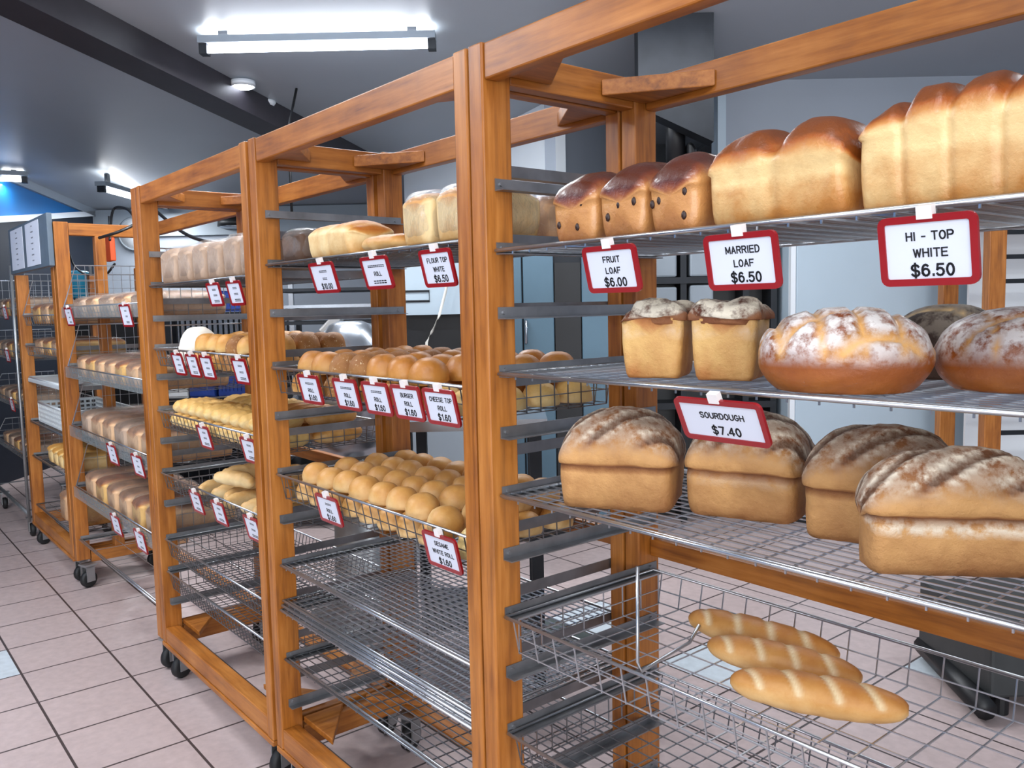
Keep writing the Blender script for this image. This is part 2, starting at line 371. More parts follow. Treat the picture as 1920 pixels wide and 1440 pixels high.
# ------------------------------------------------------------------ wire shelves and baskets (each lifts out, so each is a thing)
def shelf(label, x0, x1, z, y0=.016, y1=.415, sx=.022, sy=.042, group='flat wire shelves', bright=True, lip=True):
    t = thing('wire_shelf', label, 'wire shelf', ((x0 + x1) / 2, (y0 + y1) / 2, z), 0, group); hx, hy = (x1 - x0) / 2, (y1 - y0) / 2
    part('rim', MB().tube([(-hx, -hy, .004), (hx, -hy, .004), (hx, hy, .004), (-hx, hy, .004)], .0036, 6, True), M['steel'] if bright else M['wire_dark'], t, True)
    m = MB(); n = int(2 * hy / sx)
    for i in range(1, n): y = -hy + 2 * hy * i / n; m.tube([(-hx, y, .0052), (hx, y, .0052)], .0015, 4)
    k = int(2 * hx / sy)
    for i in range(1, k):
        x = -hx + 2 * hx * i / k; m.tube([(x, -hy - .001, .0022), (x, hy, .0022)], .0015, 4)
        if lip: m.tube([(x, -hy + .001, .0022), (x, -hy + .001, -.004)], .0015, 4)
    part('wire_mesh', m, M['steel'] if bright else M['wire_dark'], t)
    part('front_rod', MB().tube([(-hx, -hy + .009, .004), (hx, -hy + .009, .004)], .0026, 6), M['steel'], t, True)
    return t
def basket(label, x0, x1, z, drop=.058, y0=.018, y1=.415, s=.034, group='wire baskets', back=0, slope=False, sy=None, lipmat=None, tilt=.0, bright=False):
    # z is the height of the rim that rests on the rails; the base hangs DROP below it
    t = thing('wire_basket', label, 'wire basket', ((x0 + x1) / 2, (y0 + y1) / 2, z), 0, group); hx, hy = (x1 - x0) / 2, (y1 - y0) / 2
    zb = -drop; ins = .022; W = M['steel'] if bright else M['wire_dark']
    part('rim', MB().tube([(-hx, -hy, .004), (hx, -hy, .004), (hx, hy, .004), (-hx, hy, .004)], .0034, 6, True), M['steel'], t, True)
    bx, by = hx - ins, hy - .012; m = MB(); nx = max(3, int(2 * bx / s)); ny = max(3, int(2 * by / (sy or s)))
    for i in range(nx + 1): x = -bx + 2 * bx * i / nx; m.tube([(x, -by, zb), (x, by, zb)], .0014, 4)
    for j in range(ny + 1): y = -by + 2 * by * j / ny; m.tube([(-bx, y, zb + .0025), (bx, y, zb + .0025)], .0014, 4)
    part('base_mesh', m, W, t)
    for sgn, nm in ((-1, 'front_mesh'), (1, 'back_mesh')):
        m = MB()
        for i in range(nx + 1): x = -bx + 2 * bx * i / nx; m.tube([(x, sgn * by, zb), (x, sgn * hy, .003)], .0014, 4)
        m.tube([(-bx, sgn * by, zb * .5), (bx, sgn * by, zb * .5)], .0014, 4); part(nm, m, W, t)
    for sgn in (-1, 1):
        m = MB()
        for j in range(ny + 1): y = -by + 2 * by * j / ny; m.tube([(sgn * bx, y, zb), (sgn * bx, y, .003)], .0014, 4)
        m.tube([(sgn * bx, -by, .003), (sgn * bx, by, .003)], .002, 4); m.tube([(sgn * bx, -by, zb * .5), (sgn * bx, by, zb * .5)], .0014, 4); part('side_mesh', m, W, t)
    if back:
        gx = hx - .007
        for sgn in (-1, 1):
            m = MB(); q = .06; m.tube([(sgn * gx, -hy, .006), (sgn * gx, -hy + q, back), (sgn * gx, hy - .012, back), (sgn * gx, hy - .012, .006)], .003, 5)
            n = int((2 * hy - q) / .04)
            for i in range(1, n): y = -hy + q + (2 * hy - q - .012) * i / n; m.tube([(sgn * gx, y, .004), (sgn * gx, y, back)], .0013, 4)
            for k in (.33, .66): m.tube([(sgn * gx, -hy + q * k, back * k), (sgn * gx, hy - .012, back * k)], .0013, 4)
            part('side_panel', m, M['steel'], t)
    if lipmat: part('price_strip', MB().box(-hx, hx, -hy - .012, -hy - .009, -.046, .004), lipmat, t)
    return t
xa0, xa1 = XA[0] + PW + .008, XA[1] - PW - .008
xb0, xb1 = XB[0] + PW + .008, XB[1] - PW - .008
xc0, xc1 = XC[0] + PW + .008, XC[1] - PW - .008
R2 = .0026
shelf('bright wire shelf under the fruit, married and hi-top loaves', xa0, xa1, ZA[1] + R2)
shelf('bright wire shelf under the cobs and the two flour-topped loaves', xa0, xa1, ZA[3] + R2)
shelf('bright wire shelf under the sourdough loaves', xa0, xa1, ZA[5] + R2)
basket('open wire basket holding the long baguettes', xa0, xa1, ZA[7] + R2, .06, bright=True, s=.05)
basket('empty wire basket near the floor, below the baguette basket', xa0, xa1, ZA[9] + R2, .05)
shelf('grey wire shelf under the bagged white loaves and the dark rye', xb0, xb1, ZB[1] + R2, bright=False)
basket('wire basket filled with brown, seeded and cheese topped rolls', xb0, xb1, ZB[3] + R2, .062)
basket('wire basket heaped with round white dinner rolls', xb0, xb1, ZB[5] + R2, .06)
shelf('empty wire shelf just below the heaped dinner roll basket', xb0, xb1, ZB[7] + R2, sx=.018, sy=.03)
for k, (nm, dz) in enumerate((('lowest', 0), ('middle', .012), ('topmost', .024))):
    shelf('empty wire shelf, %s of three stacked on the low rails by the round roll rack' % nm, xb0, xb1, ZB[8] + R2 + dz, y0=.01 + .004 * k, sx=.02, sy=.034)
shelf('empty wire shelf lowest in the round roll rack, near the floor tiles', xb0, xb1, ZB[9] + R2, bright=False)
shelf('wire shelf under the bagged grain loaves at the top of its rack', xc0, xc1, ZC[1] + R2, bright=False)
basket('wire basket with the floury and yellow buns behind four price tags', xc0, xc1, ZC[3] + R2, .055)
basket('wire basket piled with long yellow cheese rolls', xc0, xc1, ZC[5] + R2, .055)
basket('wire basket holding pale twisted rolls', xc0, xc1, ZC[7] + R2, .05)
basket('empty wire basket directly under the twisted roll basket', xc0, xc1, ZC[9] + R2, .058, s=.026)
basket('empty wire basket just above the sill of the twisted roll rack', xc0, xc1, ZC[10] + R2, .058, s=.026)
xd0, xd1 = XD[0] + .05 + .008, XD[1] - .05 - .008
lip = M['strip']
for i, (z, bk, lb) in enumerate(((1.355, .2, 'topmost wire basket with tall slanted ends beside the cable, holding wide bagged loaves'), (1.075, .2, 'wire basket with sloping sides, second from the top, holding bagged rolls'), (.795, .2, 'wire basket with sloping sides and two tags, third from the top'), (.5, .2, 'wire basket with sloping sides, lowest with bagged bread'))):
    basket(lb, xd0, xd1, z + R2, .05, s=.05, back=bk, lipmat=lip, group='sloping wire baskets of bagged bread')
shelf('empty silver wire shelf close above the casters, under the bagged bread', xd0, xd1, .235 + R2, sx=.13, sy=.22, lip=False)
xe0, xe1 = XE[0] + .055 + .008, XE[1] - .055 - .008
basket('wire basket at the top under the menu board with bagged loaves', xe0, xe1, 1.32 + R2, .05, s=.06, back=.2, group='baskets under the menu board')
basket('wire basket second below the menu board with bagged loaves', xe0, xe1, 1.15 + R2, .05, s=.06, group='baskets under the menu board')
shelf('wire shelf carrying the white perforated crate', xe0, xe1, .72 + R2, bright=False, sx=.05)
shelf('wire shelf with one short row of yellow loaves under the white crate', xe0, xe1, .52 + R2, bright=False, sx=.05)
t = solo('serving_tray', MB().box(xe0, xe1, .02, .4, .95 + R2, .975), M['white_plastic'], 'pale flat plastic tray on the rails above the white crate', 'tray', bevel=.004)
part('tray_rim', MB().tube([(-(xe1 - xe0) / 2 + .008, -.182, .026), ((xe1 - xe0) / 2 - .008, -.182, .026), ((xe1 - xe0) / 2 - .008, .182, .026), (-(xe1 - xe0) / 2 + .008, .182, .026)], .006, 6, True), M['white_plastic'], t, True)

# ------------------------------------------------------------------ bread
def paint(me, cols):
    at = me.color_attributes.new('bake', 'FLOAT_COLOR', 'POINT')
    flat = [c for q in cols for c in (max(0, q[0]), max(0, min(1, q[1])), max(0, min(1, q[2])), 1)]
    at.data.foreach_set('color', flat)
def smooth_mesh(name, v, f, mat, cols):
    me = bpy.data.meshes.new(name); me.from_pydata(v, [], f); me.materials.append(mat); paint(me, cols)
    for p in me.polygons: p.use_smooth = True
    me.update(); return me
def nz(p, sc, seed): return noise.noise(Vector(p) * sc + Vector((seed * 3.7, seed * 1.3, seed * 9.1)))
def loaf_mesh(name, L, W, Hs, H, mat, seed=0, lobes=1, dip=.0, ov=.006, rnd=.014, fall=3.5, notch=0, bake=(.18, .85), shred=0, slash=None, flour=0, crease=0, wob=.0025, nu=44, flat=2.0, sideflour=0, low=0, br=(.25, .55, .42)):
    # length along X, width along Y, tin sides up to HS then a crown up to H
    rows = []; V = []; col = []
    cb, cs, cc = 5, 6, 30 if slash else 20
    xs = []
    for i in range(nu + 1):
        q = i / nu; xs.append(-.5 * math.cos(PI * q) * .35 + (q - .5) * .65)
    xs = [x * L / (2 * abs(xs[0])) for x in xs]
    for x in xs:
        d = abs(x) - (L / 2 - rnd); q = rnd * (1 - math.sqrt(max(0, 1 - (d / rnd) ** 2))) if d > 0 else 0
        hw = W / 2 - q; s = x / L + .5
        lob = (1 - dip * abs(math.cos(PI * lobes * s)) ** 6) * (1 - low * max(0, 1 - s * lobes / 1.25)) if lobes > 1 else 1
        ef = max(.02, 1 - abs(2 * x / (L * 1.01)) ** fall) ** (1 / 2.2)
        crk = crease * abs(math.cos(PI * lobes * s)) ** 24 if lobes > 1 else 0
        if lobes > 1 and abs(x) > L * .5 * (1 - .5 / lobes): crk = 0
        row = []
        def put(y, z, r, g=0, b=0, dx=0):
            p = (x + dx, y, z); k = nz(p, 22, seed) * wob + nz(p, 60, seed + 5) * wob * .4
            row.append((p[0] + (k if abs(x) > L / 2 - rnd else 0), y + (k if y > 0 else -k) - (crk if y > 0 else -crk) * .004 / .004, z + (k if z > .01 else 0))); col.append((r, g, b))
        for j in range(cb): put(-hw + rnd * .6 + (2 * hw - 1.2 * rnd) * j / (cb - 1), q * .4, .35)
        def side(sg):
            o = []
            for j in range(cs):
                t = j / (cs - 1); z = rnd * .5 * (1 - t) + t * Hs + q * .3 * (1 - t); y = hw + .003 * t - (rnd * .3 * (1 - t) ** 4) - (notch if j == cs - 1 else 0)
                b = bake[0] + (.22 * (1 - t) ** 3) - (shred * (t > .75)) + (.75 if notch and j == cs - 1 else 0)
                o.append((sg * y, z, b, sideflour if .6 < t < .95 else 0))
            return o
        for y, z, b, g in side(1): put(y, z, b, g)
        for j in range(cc):
            a = PI * (j + .5) / cc; ca, sa = math.cos(a), math.sin(a)
            sx = 1 if ca >= 0 else -1
            y = sx * (abs(ca) ** (2 / flat)) * (hw + ov); hh = (H - Hs) * lob * ef
            z = Hs + (abs(sa) ** (2 / flat)) * hh
            t = max(0, sa); r = bake[0] + (bake[1] - bake[0]) * min(1, max(0, (t - br[0]) / br[1])) - shred * max(0, 1 - t / br[2]) - (.28 * abs(math.cos(PI * lobes * s)) ** 8 * (t > .2) * (abs(x) < L * .46) if lobes > 1 else 0)
            g = flour * min(1, max(0, (t - .2) / .4)); b = 0
            if slash:
                n_, w_, sk, dark = slash
                ph = (s * n_ + (a / PI) * sk) % 1; m = max(0, 1 - abs(ph - .5) / w_) * min(1, max(0, (t - .3) / .25))
                ed = max(0, 1 - abs(abs(ph - .5) - w_ * 1.3) / .1) * min(1, max(0, (t - .25) / .3)); z -= m * .005; r += m * dark; g = min(1, g * (.45 + .8 * ed)) * (1 - m); b = m if dark <= 0 else 0
            put(y, z, r, g, b, (ov + .002) * sa ** .5 * (x / (L / 2)) if ef > .1 else 0)
        for y, z, b, g in side(-1)[::-1]: put(y, z, b, g)
        rows.append(row)
    n = len(rows[0])
    for r in rows: V += r
    F = []
    for i in range(nu):
        for j in range(n): F.append((i * n + j, (i + 1) * n + j, (i + 1) * n + (j + 1) % n, i * n + (j + 1) % n))
    for base, flip in ((0, False), (nu * n, True)):
        c = Vector((0, 0, 0))
        for j in range(n): c += Vector(V[base + j])
        k = len(V); V.append(tuple(c / n)); col.append((bake[0], 0, 0))
        for j in range(n): q = (base + j, base + (j + 1) % n, k); F.append(q[::-1] if flip else q)
    me = smooth_mesh(name, V, F, mat, col); return me
def blob_mesh(name, a, b, h, mat, seed=0, n=28, m=16, wob=.03, bake=(.2, .8), flour=0, cuts=None, pw=2.3, under=.18, groove=.006, tuck=.45):
    # round bread: half axes a, b and height h, resting on z = 0
    V = []; col = []; F = []
    for i in range(m + 1):
        ph = PI * i / m; z0 = -math.cos(ph); rr = math.sin(ph)
        for j in range(n):
            t = 2 * PI * j / n; ct, st = math.cos(t), math.sin(t)
            z = (z0 + under) / (1 + under) if z0 > -under else (z0 + under) * .06
            r_ = rr ** .8 if z0 > 0 else min(1, rr ** tuck)
            k = 1 + wob * nz((ct * rr, st * rr, z0), 1.7, seed) + wob * .4 * nz((ct * rr, st * rr, z0), 5, seed + 3)
            x, y, zz = a * r_ * ct * k, b * r_ * st * k, max(0, h * max(z, 0) * (1 + .5 * wob * nz((ct * rr, st * rr, 1), 2, seed)))
            up = max(0, z); r = bake[0] + (bake[1] - bake[0]) * min(1, up * 1.5); g = flour * min(1, max(0, (up - .3) / .3)); bb = 0
            if cuts and up > .35:
                mm = max(max(0, 1 - abs(((u * x + w_ * y) / sp + off) % 1 - .5) * sp / cw) for u, w_, sp, off, cw in cuts) * min(1, (up - .35) / .2)
                zz -= mm * groove; bb = mm; g *= 1 - mm
            V.append((x, y, zz)); col.append((r, g, bb))
    for i in range(m):
        for j in range(n): F.append((i * n + j, i * n + (j + 1) % n, (i + 1) * n + (j + 1) % n, (i + 1) * n + j))
    return smooth_mesh(name, V, F, mat, col)
def long_mesh(name, L, r, mat, seed=0, bend=0, slash=0, n=14, m=26, bake=(.15, .75), wob=.06, taper=.45, flatz=.8, h0=None, lump=8):
    V = []; col = []; F = []
    for i in range(m + 1):
        s = i / m; x = -L / 2 + L * s; e = (1 - abs(2 * s - 1) ** 2.6); rr = r * max(.02, e) ** taper
        for j in range(n):
            t = 2 * PI * j / n; k = 1 + wob * nz((x * lump * 4, math.cos(t), math.sin(t)), 1.3, seed); y, z = math.cos(t) * rr * k, math.sin(t) * rr * k * flatz
            up = math.sin(t); b = 0; q = bake[0] + (bake[1] - bake[0]) * max(0, up * .7 + .3)
            if slash and up > .15:
                ph = (s * slash + .42 * math.cos(t)) % 1; mm = max(0, 1 - abs(ph - .5) / .17) * min(1, (up - .15) / .3); b = mm * (.08 < s < .92); z -= b * r * .14
            V.append((x, y + bend * (1 - (2 * s - 1) ** 2), max(0, z + r * flatz * .92))); col.append((q, 0, b))
    for i in range(m):
        for j in range(n): F.append((i * n + j, i * n + (j + 1) % n, (i + 1) * n + (j + 1) % n, (i + 1) * n + j)[::-1])
    F.append(tuple(range(n))); F.append(tuple(range(m * n, m * n + n))[::-1])
    return smooth_mesh(name, V, F, mat, col)
def bread(name, me, label, cat, loc, rz=0, group=None, rx=0, ry=0):
    return tag(link(name, me, None, loc, (rx, ry, rz)), label, cat, group)
D90 = PI / 2
sA1, sA2, sA3, bA = ZA[1] + R2 + .0068, ZA[3] + R2 + .0068, ZA[5] + R2 + .0068, ZA[7] + R2 - .0555
# --- fruit loaves
rz_spots = (((-.034, .028), (.012, .022), (-.012, .066), (.022, .058)), ((-.004, .046), (.03, .048), (-.03, .03)), ((-.026, .044), (.028, .02), (.0, .064), (.03, .052), (-.042, .04)))
for k, (x, wd, pl) in enumerate(((-.968, .1, 'nearest the rack post'), (-.866, .097, 'in the middle of the three'), (-.7715, .09, 'beside the big two-humped loaf'))):
    t = thing('fruit_loaf', 'glossy brown fruit loaf with raisins on the top shelf, ' + pl, 'loaf', (x, .125, sA1), D90, 'fruit loaves')
    link('body', loaf_mesh('fruit_body', .19, wd - .01, .06, .112, M['cr_fruit'], k + 1, ov=.005, bake=(.06, 1.05), shred=.12, rnd=.012, wob=.003, fall=3.2), t)
    for y, z in rz_spots[k]:
        rm = blob_mesh('raisin', .0062, .0042, .004, M['raisin'], k, 10, 6, .25)
        o = link('raisin', rm, t, (-.0945, -y * (wd - .01) / .1, z), (0, -D90, 0))
# --- the married loaf and the hi-top
bread('married_loaf', loaf_mesh('married', .195, .125, .064, .126, M['cr_married'], 4, 2, .36, .007, .016, 3.6, bake=(.2, 1.1), shred=.25, flat=2.5, br=(.1, .42, .16), crease=.004, wob=.0035), 'big golden loaf with two rounded humps and a pale split side', 'loaf', (-.619, .1, sA1))
bread('hi_top_loaf', loaf_mesh('hitop', .2, .12, .078, .136, M['cr_married'], 6, 4, .3, .006, .012, 5, bake=(.16, 1.1), shred=.2, flat=2.6, br=(.12, .45, .16), low=.45, crease=.004, wob=.003, nu=70), 'tall white loaf with a row of four glossy humps at the shelf end', 'loaf', (-.405, .098, sA1))
# --- flour-topped tin loaves
for k, (x, y, rz, pl) in enumerate(((-.876, .125, .46, 'on the left of the pair'), (-.764, .155, .42, 'on the side of the cross-cut cob'))):
    t = thing('flour_topped_loaf', 'tall tin loaf with a floury cracked top, ' + pl, 'loaf', (x, y, sA2), D90 + rz, 'flour-topped tin loaves')
    link('body', loaf_mesh('rustic_body', .105, .09, .088, .098, M['cr_tin'], 11 + k, ov=.001, bake=(.12, .6), rnd=.012, wob=.002, fall=8, sideflour=.25), t)
    cap = loaf_mesh('rustic_cap', .112, .098, .008, .04, M['cr_rustic'], 15 + k, ov=.003, bake=(.35, .9), rnd=.016, flour=1.0, wob=.012, fall=4, flat=2.4)
    o = link('crust_cap', cap, t, (0, 0, .079)); o['label'] = 'floury cracked crust cap'
# --- cobs
cutsA = ((1, .28, .046, .3, .009), (-.42, 1, .05, .12, .009))
bread('cob_loaf', blob_mesh('cob', .104, .08, .104, M['cr_cob'], 3, 96, 60, .03, (.2, .85), 1.0, cutsA, groove=.008, under=.72, tuck=.75), 'oval cob loaf with floury cross-cut top, whole in view', 'loaf', (-.555, .1, sA2), .42, 'cob loaves')
bread('cob_loaf', blob_mesh('cob_b', .1, .084, .1, M['cr_cob'], 8, 72, 44, .03, (.2, .85), .9, under=.7, tuck=.75, cuts= ((1, .3, .07, .2, .005), (-.3, 1, .06, .3, .005)), groove=.005), 'shiny cob loaf with flour patches behind the cross-cut cob', 'loaf', (-.396, .236, sA2), .3, 'cob loaves')
bread('cob_loaf', blob_mesh('cob_c', .085, .055, .104, M['cr_rye'], 5, 40, 24, .05, (.3, .9), .5, ((.2, 1, .035, .2, .004),), groove=.003), 'dark cob loaf at the back of the second shelf', 'loaf', (-.535, .345, sA2), .3, 'cob loaves')
bread('cob_loaf', blob_mesh('cob_d', .048, .04, .1, M['cr_rye'], 9, 40, 24, .05, (.1, .5), 1.0), 'floury grey cob loaf in the back corner by the far post', 'loaf', (-.345, .372, sA2), .3, 'cob loaves')
# --- sourdough loaves
for k, (x, y, rz, L, W, H, pl) in enumerate(((-1.004, .01, 30, .196, .165, .158, 'nearest the rack post'), (-.838, .121, 17, .184, .15, .16, 'second along, behind the price tag'), (-.637, .128, 19, .2, .125, .158, 'third along, mostly behind the nearest one'), (-.49, .04, 41, .218, .092, .15, 'nearest the camera, with a white seam'), (-.412, .32, 14, .12, .075, .13, 'darkest, in the back corner of the shelf'))):
    c_, s_ = math.cos(math.radians(rz)), math.sin(math.radians(rz))
    x, y = x + .5 * (L * c_ - W * s_), y + .5 * (L * s_ + W * c_)
    me = loaf_mesh('sourdough', L - .014, W - .014, .072, H, M['cr_rye'] if k == 4 else M['cr_sour'], 20 + k, ov=.005, notch=.0045, bake=(.1, .78), slash=(2.3, .17, 3.3, .75), flour=.95 if k in (1, 3) else .75, wob=.0035, fall=2.6, rnd=.02, nu=64, sideflour=(0, .2, 0, .9, 0)[k], flat=2.1)
    bread('sourdough_loaf', me, 'sourdough tin loaf with slashed floury crown, ' + pl, 'loaf', (x, y, sA3), math.radians(rz), 'sourdough loaves')
# --- baguettes lying in the basket, and the wire divider
def at_z(x, y, z):
    d = ray(x, y); return CAM + d * ((z - CAM.z) / d.z)
for k, (p, q, dz, pl) in enumerate((((1308, 1156), (1555, 1222), 0, 'farthest into the basket'), ((1350, 1207), (1590, 1262), 0, 'in the middle of the three'), ((1400, 1275), (1670, 1322), 0, 'at the front of the basket'))):
    a3, b3 = at_z(*p, bA + .03), at_z(*q, bA + .03); mid = (a3 + b3) / 2; d = b3 - a3
    me = long_mesh('baguette', max(.25, d.length + .03), (.0355, .0345, .036)[k], M['cr_bag'], 30 + k, slash=4.5, m=70, n=30, wob=.05, bake=(.12, .75), taper=.38)
    bread('baguette', me, 'golden slashed baguette, ' + pl, 'baguette', (mid.x, mid.y, bA), math.atan2(d.y, d.x), 'baguettes in the wire basket')
solo('basket_divider', MB().tube([(-.921, .12, .89), (-.919, .116, .73), (-.916, .12, bA + .003), (-.93, .2, bA + .003), (-.935, .27, bA + .006), (-.937, .3, bA + .03)], .0032, 8), M['steel'], 'upright steel wire divider hook standing in the baguette basket', 'wire divider', smooth=True)

# --- bagged loaves
def bag_mesh(name, L, W, H, seed, tail=True, nu=26, n=22):
    V = []; F = []
    for i in range(nu + 1):
        s = i / nu; x = -L / 2 * math.cos(PI * s); e = max(.0004, 1 - abs(2 * x / L) ** 9) ** .5
        for j in range(n):
            t = 2 * PI * j / n; ct, st = math.cos(t), math.sin(t)
            y = (abs(ct) ** .55) * (1 if ct > 0 else -1) * W / 2 * e; z = (abs(st) ** .6) * (1 if st > 0 else -1) * H / 2 * e
            k = nz((x * 9, ct, st), 1.6, seed) * .05 + nz((x * 30, ct * 2, st * 2), 2.4, seed) * .035
            V.append((x, y * (1 + k), max(.0005, H / 2 + z * (1 + k * .8))))
    for i in range(nu):
        for j in range(n): F.append((i * n + j, (i + 1) * n + j, (i + 1) * n + (j + 1) % n, i * n + (j + 1) % n))
    F.append(tuple(range(n))); F.append(tuple(range(nu * n, nu * n + n))[::-1])
    me = bpy.data.meshes.new(name); me.from_pydata(V, [], F); me.materials.append(M['bag'])
    for p in me.polygons: p.use_smooth = True
    return me
_proto = {}
def bagged(label, x, y, z, rz, L, W, H, mat, seed, group, tail=None, lobes=1, bake=(.15, .7)):
    t = thing('bagged_loaf', label, 'bagged loaf', (x, y, z), rz, group)
    key = (round(L, 3), round(W, 3), round(H, 3), mat, lobes)
    if key not in _proto:
        _proto[key] = (loaf_mesh('bagged_bread', L * .93, W * .88, H * .68, H * .94, M[mat], seed, lobes, .12 if lobes > 1 else 0, .002, .014, 5, bake=bake, nu=26, crease=.002), bag_mesh('bag', L, W, H, seed))
    link('loaf', _proto[key][0], t, (0, 0, .002)); link('plastic_bag', _proto[key][1], t)
    if tail: part('bag_tail', MB().tube([(tail * L * .47, 0, H * .5), (tail * L * .53, 0, H * .52), (tail * L * .62, 0, H * .4)], [.012, .006, .022], 9), M['bag'], t, True)
    return t
sB1 = ZB[1] + R2 + .0068
bread('bun_loaf', loaf_mesh('bun_loaf', .2, .12, .05, .082, M['cr_white'], 41, 2, .25, .003, .014, 6, bake=(.05, .75), crease=.003), 'low pale double bun loaf on the top shelf above the first tag', 'loaf', (-1.795, .095, sB1))
bread('flat_loaf', long_mesh('flat_loaf', .155, .034, M['cr_roll'], 43, m=30, n=20, flatz=.55, wob=.12, taper=.3), 'flat brown torpedo loaf between the bun loaf and the bagged loaves', 'loaf', (-1.575, .065, sB1), .05)
for k, (x, pl) in enumerate(((-1.428, 'beside the flat brown loaf'), (-1.308, 'hard against the rack post'))):
    bagged('flour-dusted white loaf in a clear bag, ' + pl, x, .13, sB1, D90, .2, .112, .112, 'cr_white', 44, 'bagged white loaves', lobes=1, bake=(.0, .45))
bagged('bagged brown loaf lying along the back of the white loaf shelf', -1.4, .32, sB1, .05, .22, .105, .112, 'cr_bagged', 46, 'bagged loaves behind the posts')
bagged('dark rye loaf in a bag at the dim end of the bun shelf', -2.0, .13, sB1, D90, .2, .12, .085, 'cr_rye', 47, 'bagged loaves behind the posts')
# --- rolls
def roll_set(nm, a, b, h, mat, k, **kw): return [blob_mesh(nm, a * random.uniform(.95, 1.04), b * random.uniform(.95, 1.04), h * random.uniform(.94, 1.05), M[mat], 50 + i * 7, 26, 14, .06, **kw) for i in range(k)]
R_white = roll_set('round_roll', .0385, .0385, .05, 'cr_roll', 6, bake=(.0, .5), under=.4)
R_brown = roll_set('brown_roll', .0425, .041, .053, 'cr_roll', 4, bake=(.25, .8), under=.25)
R_grain = roll_set('grain_roll', .0425, .041, .054, 'cr_rollgrain', 4, bake=(.2, .7), under=.25)
R_burger = roll_set('burger_roll', .0415, .041, .053, 'cr_burger', 4, bake=(.2, .8), under=.25)
R_cheese = roll_set('cheese_top_roll', .042, .041, .05, 'cr_cheese', 3, bake=(.05, .5), under=.25)
R_yellow = roll_set('yellow_bun', .0405, .04, .054, 'cr_rollpale', 4, bake=(.2, .85), under=.25)
ROWS = ('front', 'second', 'third', 'back')
bb2 = ZB[3] + R2 - .062 + .0055
def pick(c, k): return R_brown if c < 2 else R_grain if c < 4 else R_burger if c < 7 else R_cheese if (c == 8 or k) else R_brown
KIND = {id(R_brown): ('brown_roll', 'brown crusty roll'), id(R_grain): ('grain_roll', 'speckled grain roll'), id(R_burger): ('burger_roll', 'glossy burger roll'), id(R_cheese): ('cheese_roll', 'pale cheese roll'), id(R_yellow): ('yellow_bun', 'yellow bun')}
for lay in (0, 1):
    for r in range(4):
        for c in range(9 - lay):
            S = pick(c, r == 0); nm, ds = KIND[id(S)]
            if lay == 1 and r == 0 and c == 7: continue
            x = xb0 + .074 + c * .088 + lay * .044 + random.uniform(-.002, .002); y = .08 + r * .0915 + random.uniform(-.002, .002) - lay * .004
            bread(nm, random.choice(S), '%s, %s row of the %s layer, %s from the left, five-tag basket' % (ds, ROWS[r], ('lower', 'top')[lay], ORD[c]), 'roll', (x, y, bb2 + lay * .0535), random.uniform(0, 6.28), 'rolls in the basket with five price tags', random.uniform(-.12, .12) * lay, random.uniform(-.12, .12) * lay)
bb5 = ZB[5] + R2 - .06 + .0055
for lay in (0, 1):
    for r in range(4):
        nc = (8, 8, 9, 9)[r] - lay
        for c in range(nc):
            x = xb0 + .074 + c * .0825 + lay * .041 + random.uniform(-.002, .002); y = .075 + r * .0895 + random.uniform(-.002, .002)
            bread('round_roll', random.choice(R_white), 'round white dinner roll, %s row of the %s layer, %s from the left, heaped basket' % (ROWS[r], ('lower', 'top')[lay], ORD[c]), 'roll', (x, y, bb5 + lay * .0485), random.uniform(0, 6.28), 'dinner rolls heaped in the wire basket', random.uniform(-.14, .14) * lay, random.uniform(-.14, .14) * lay)
for r in range(2):
    for c in range(1 + r):
        bread('round_roll', random.choice(R_white), 'round white dinner roll leaning on edge, %s of the %s leaning row, heaped basket' % (ORD[c], ('front', 'second')[r]), 'roll', (-1.42 + c * .062 - r * .002, .076 + r * .09, bb5 + .04), 0, 'dinner rolls leaning on edge', 0, 1.15)
bread('sesame_roll', blob_mesh('sesame_roll', .042, .042, .06, M['cr_sesame'], 77, 30, 16, .04, (.05, .4)), 'pale sesame roll alone in front by the post, heaped roll basket', 'roll', (-1.306, .082, bb5), .4)
# --- third rack
sC1 = ZC[1] + R2 + .0068
for k, (x, wd, rz) in enumerate(((-2.965, .15, .1), (-2.802, .13, .03), (-2.667, .125, 0), (-2.537, .125, -.01), (-2.408, .12, .01), (-2.285, .112, 0))):
    bagged('greyish grain loaf in a clear bag, %s along the top shelf from the cable end' % ORD[k], x, .15, sC1, D90 + rz, .24, wd - .006, .128 - .004 * (k % 2), 'cr_bagbrown', 60 + k, 'bagged grain loaves on the top shelf', bake=(.05, .4))
bC3, bC5, bC7 = ZC[3] + R2 - .055 + .0055, ZC[5] + R2 - .055 + .0055, ZC[7] + R2 - .05 + .0055
bread('floury_cob', blob_mesh('floury_cob', .072, .06, .13, M['cr_floury'], 71, 36, 20, .08, (.1, .4), under=.3), 'big white floury roll at the end of the four-tag basket', 'roll', (-2.9, .11, bC3), .5)
for lay in (0, 1):
    for r in range(4):
        for c in range((6 if r < 2 else 8) - lay):
            x = (-2.765 if r < 2 else -2.955) + c * .0875 + lay * .0435 + random.uniform(-.003, .003)
            S = R_grain if (c + r) % 4 == 3 or (r > 1 and c > 4) else R_yellow; nm, ds = KIND[id(S)]
            bread(nm, random.choice(S), '%s, %s row of the %s layer, %s from the left, four-tag basket' % (ds, ROWS[r], ('lower', 'top')[lay], ORD[c]), 'roll', (x, .078 + r * .09, bC3 + lay * .054), random.uniform(0, 6.28), 'buns in the basket with four price tags', random.uniform(-.15, .15) * lay, random.uniform(-.15, .15) * lay)
R_long = [long_mesh('cheese_finger', .16, .033, M['cr_cheese'], 80 + i, m=22, n=14, wob=.22, bake=(.1, .7), lump=16, taper=.3) for i in range(4)]
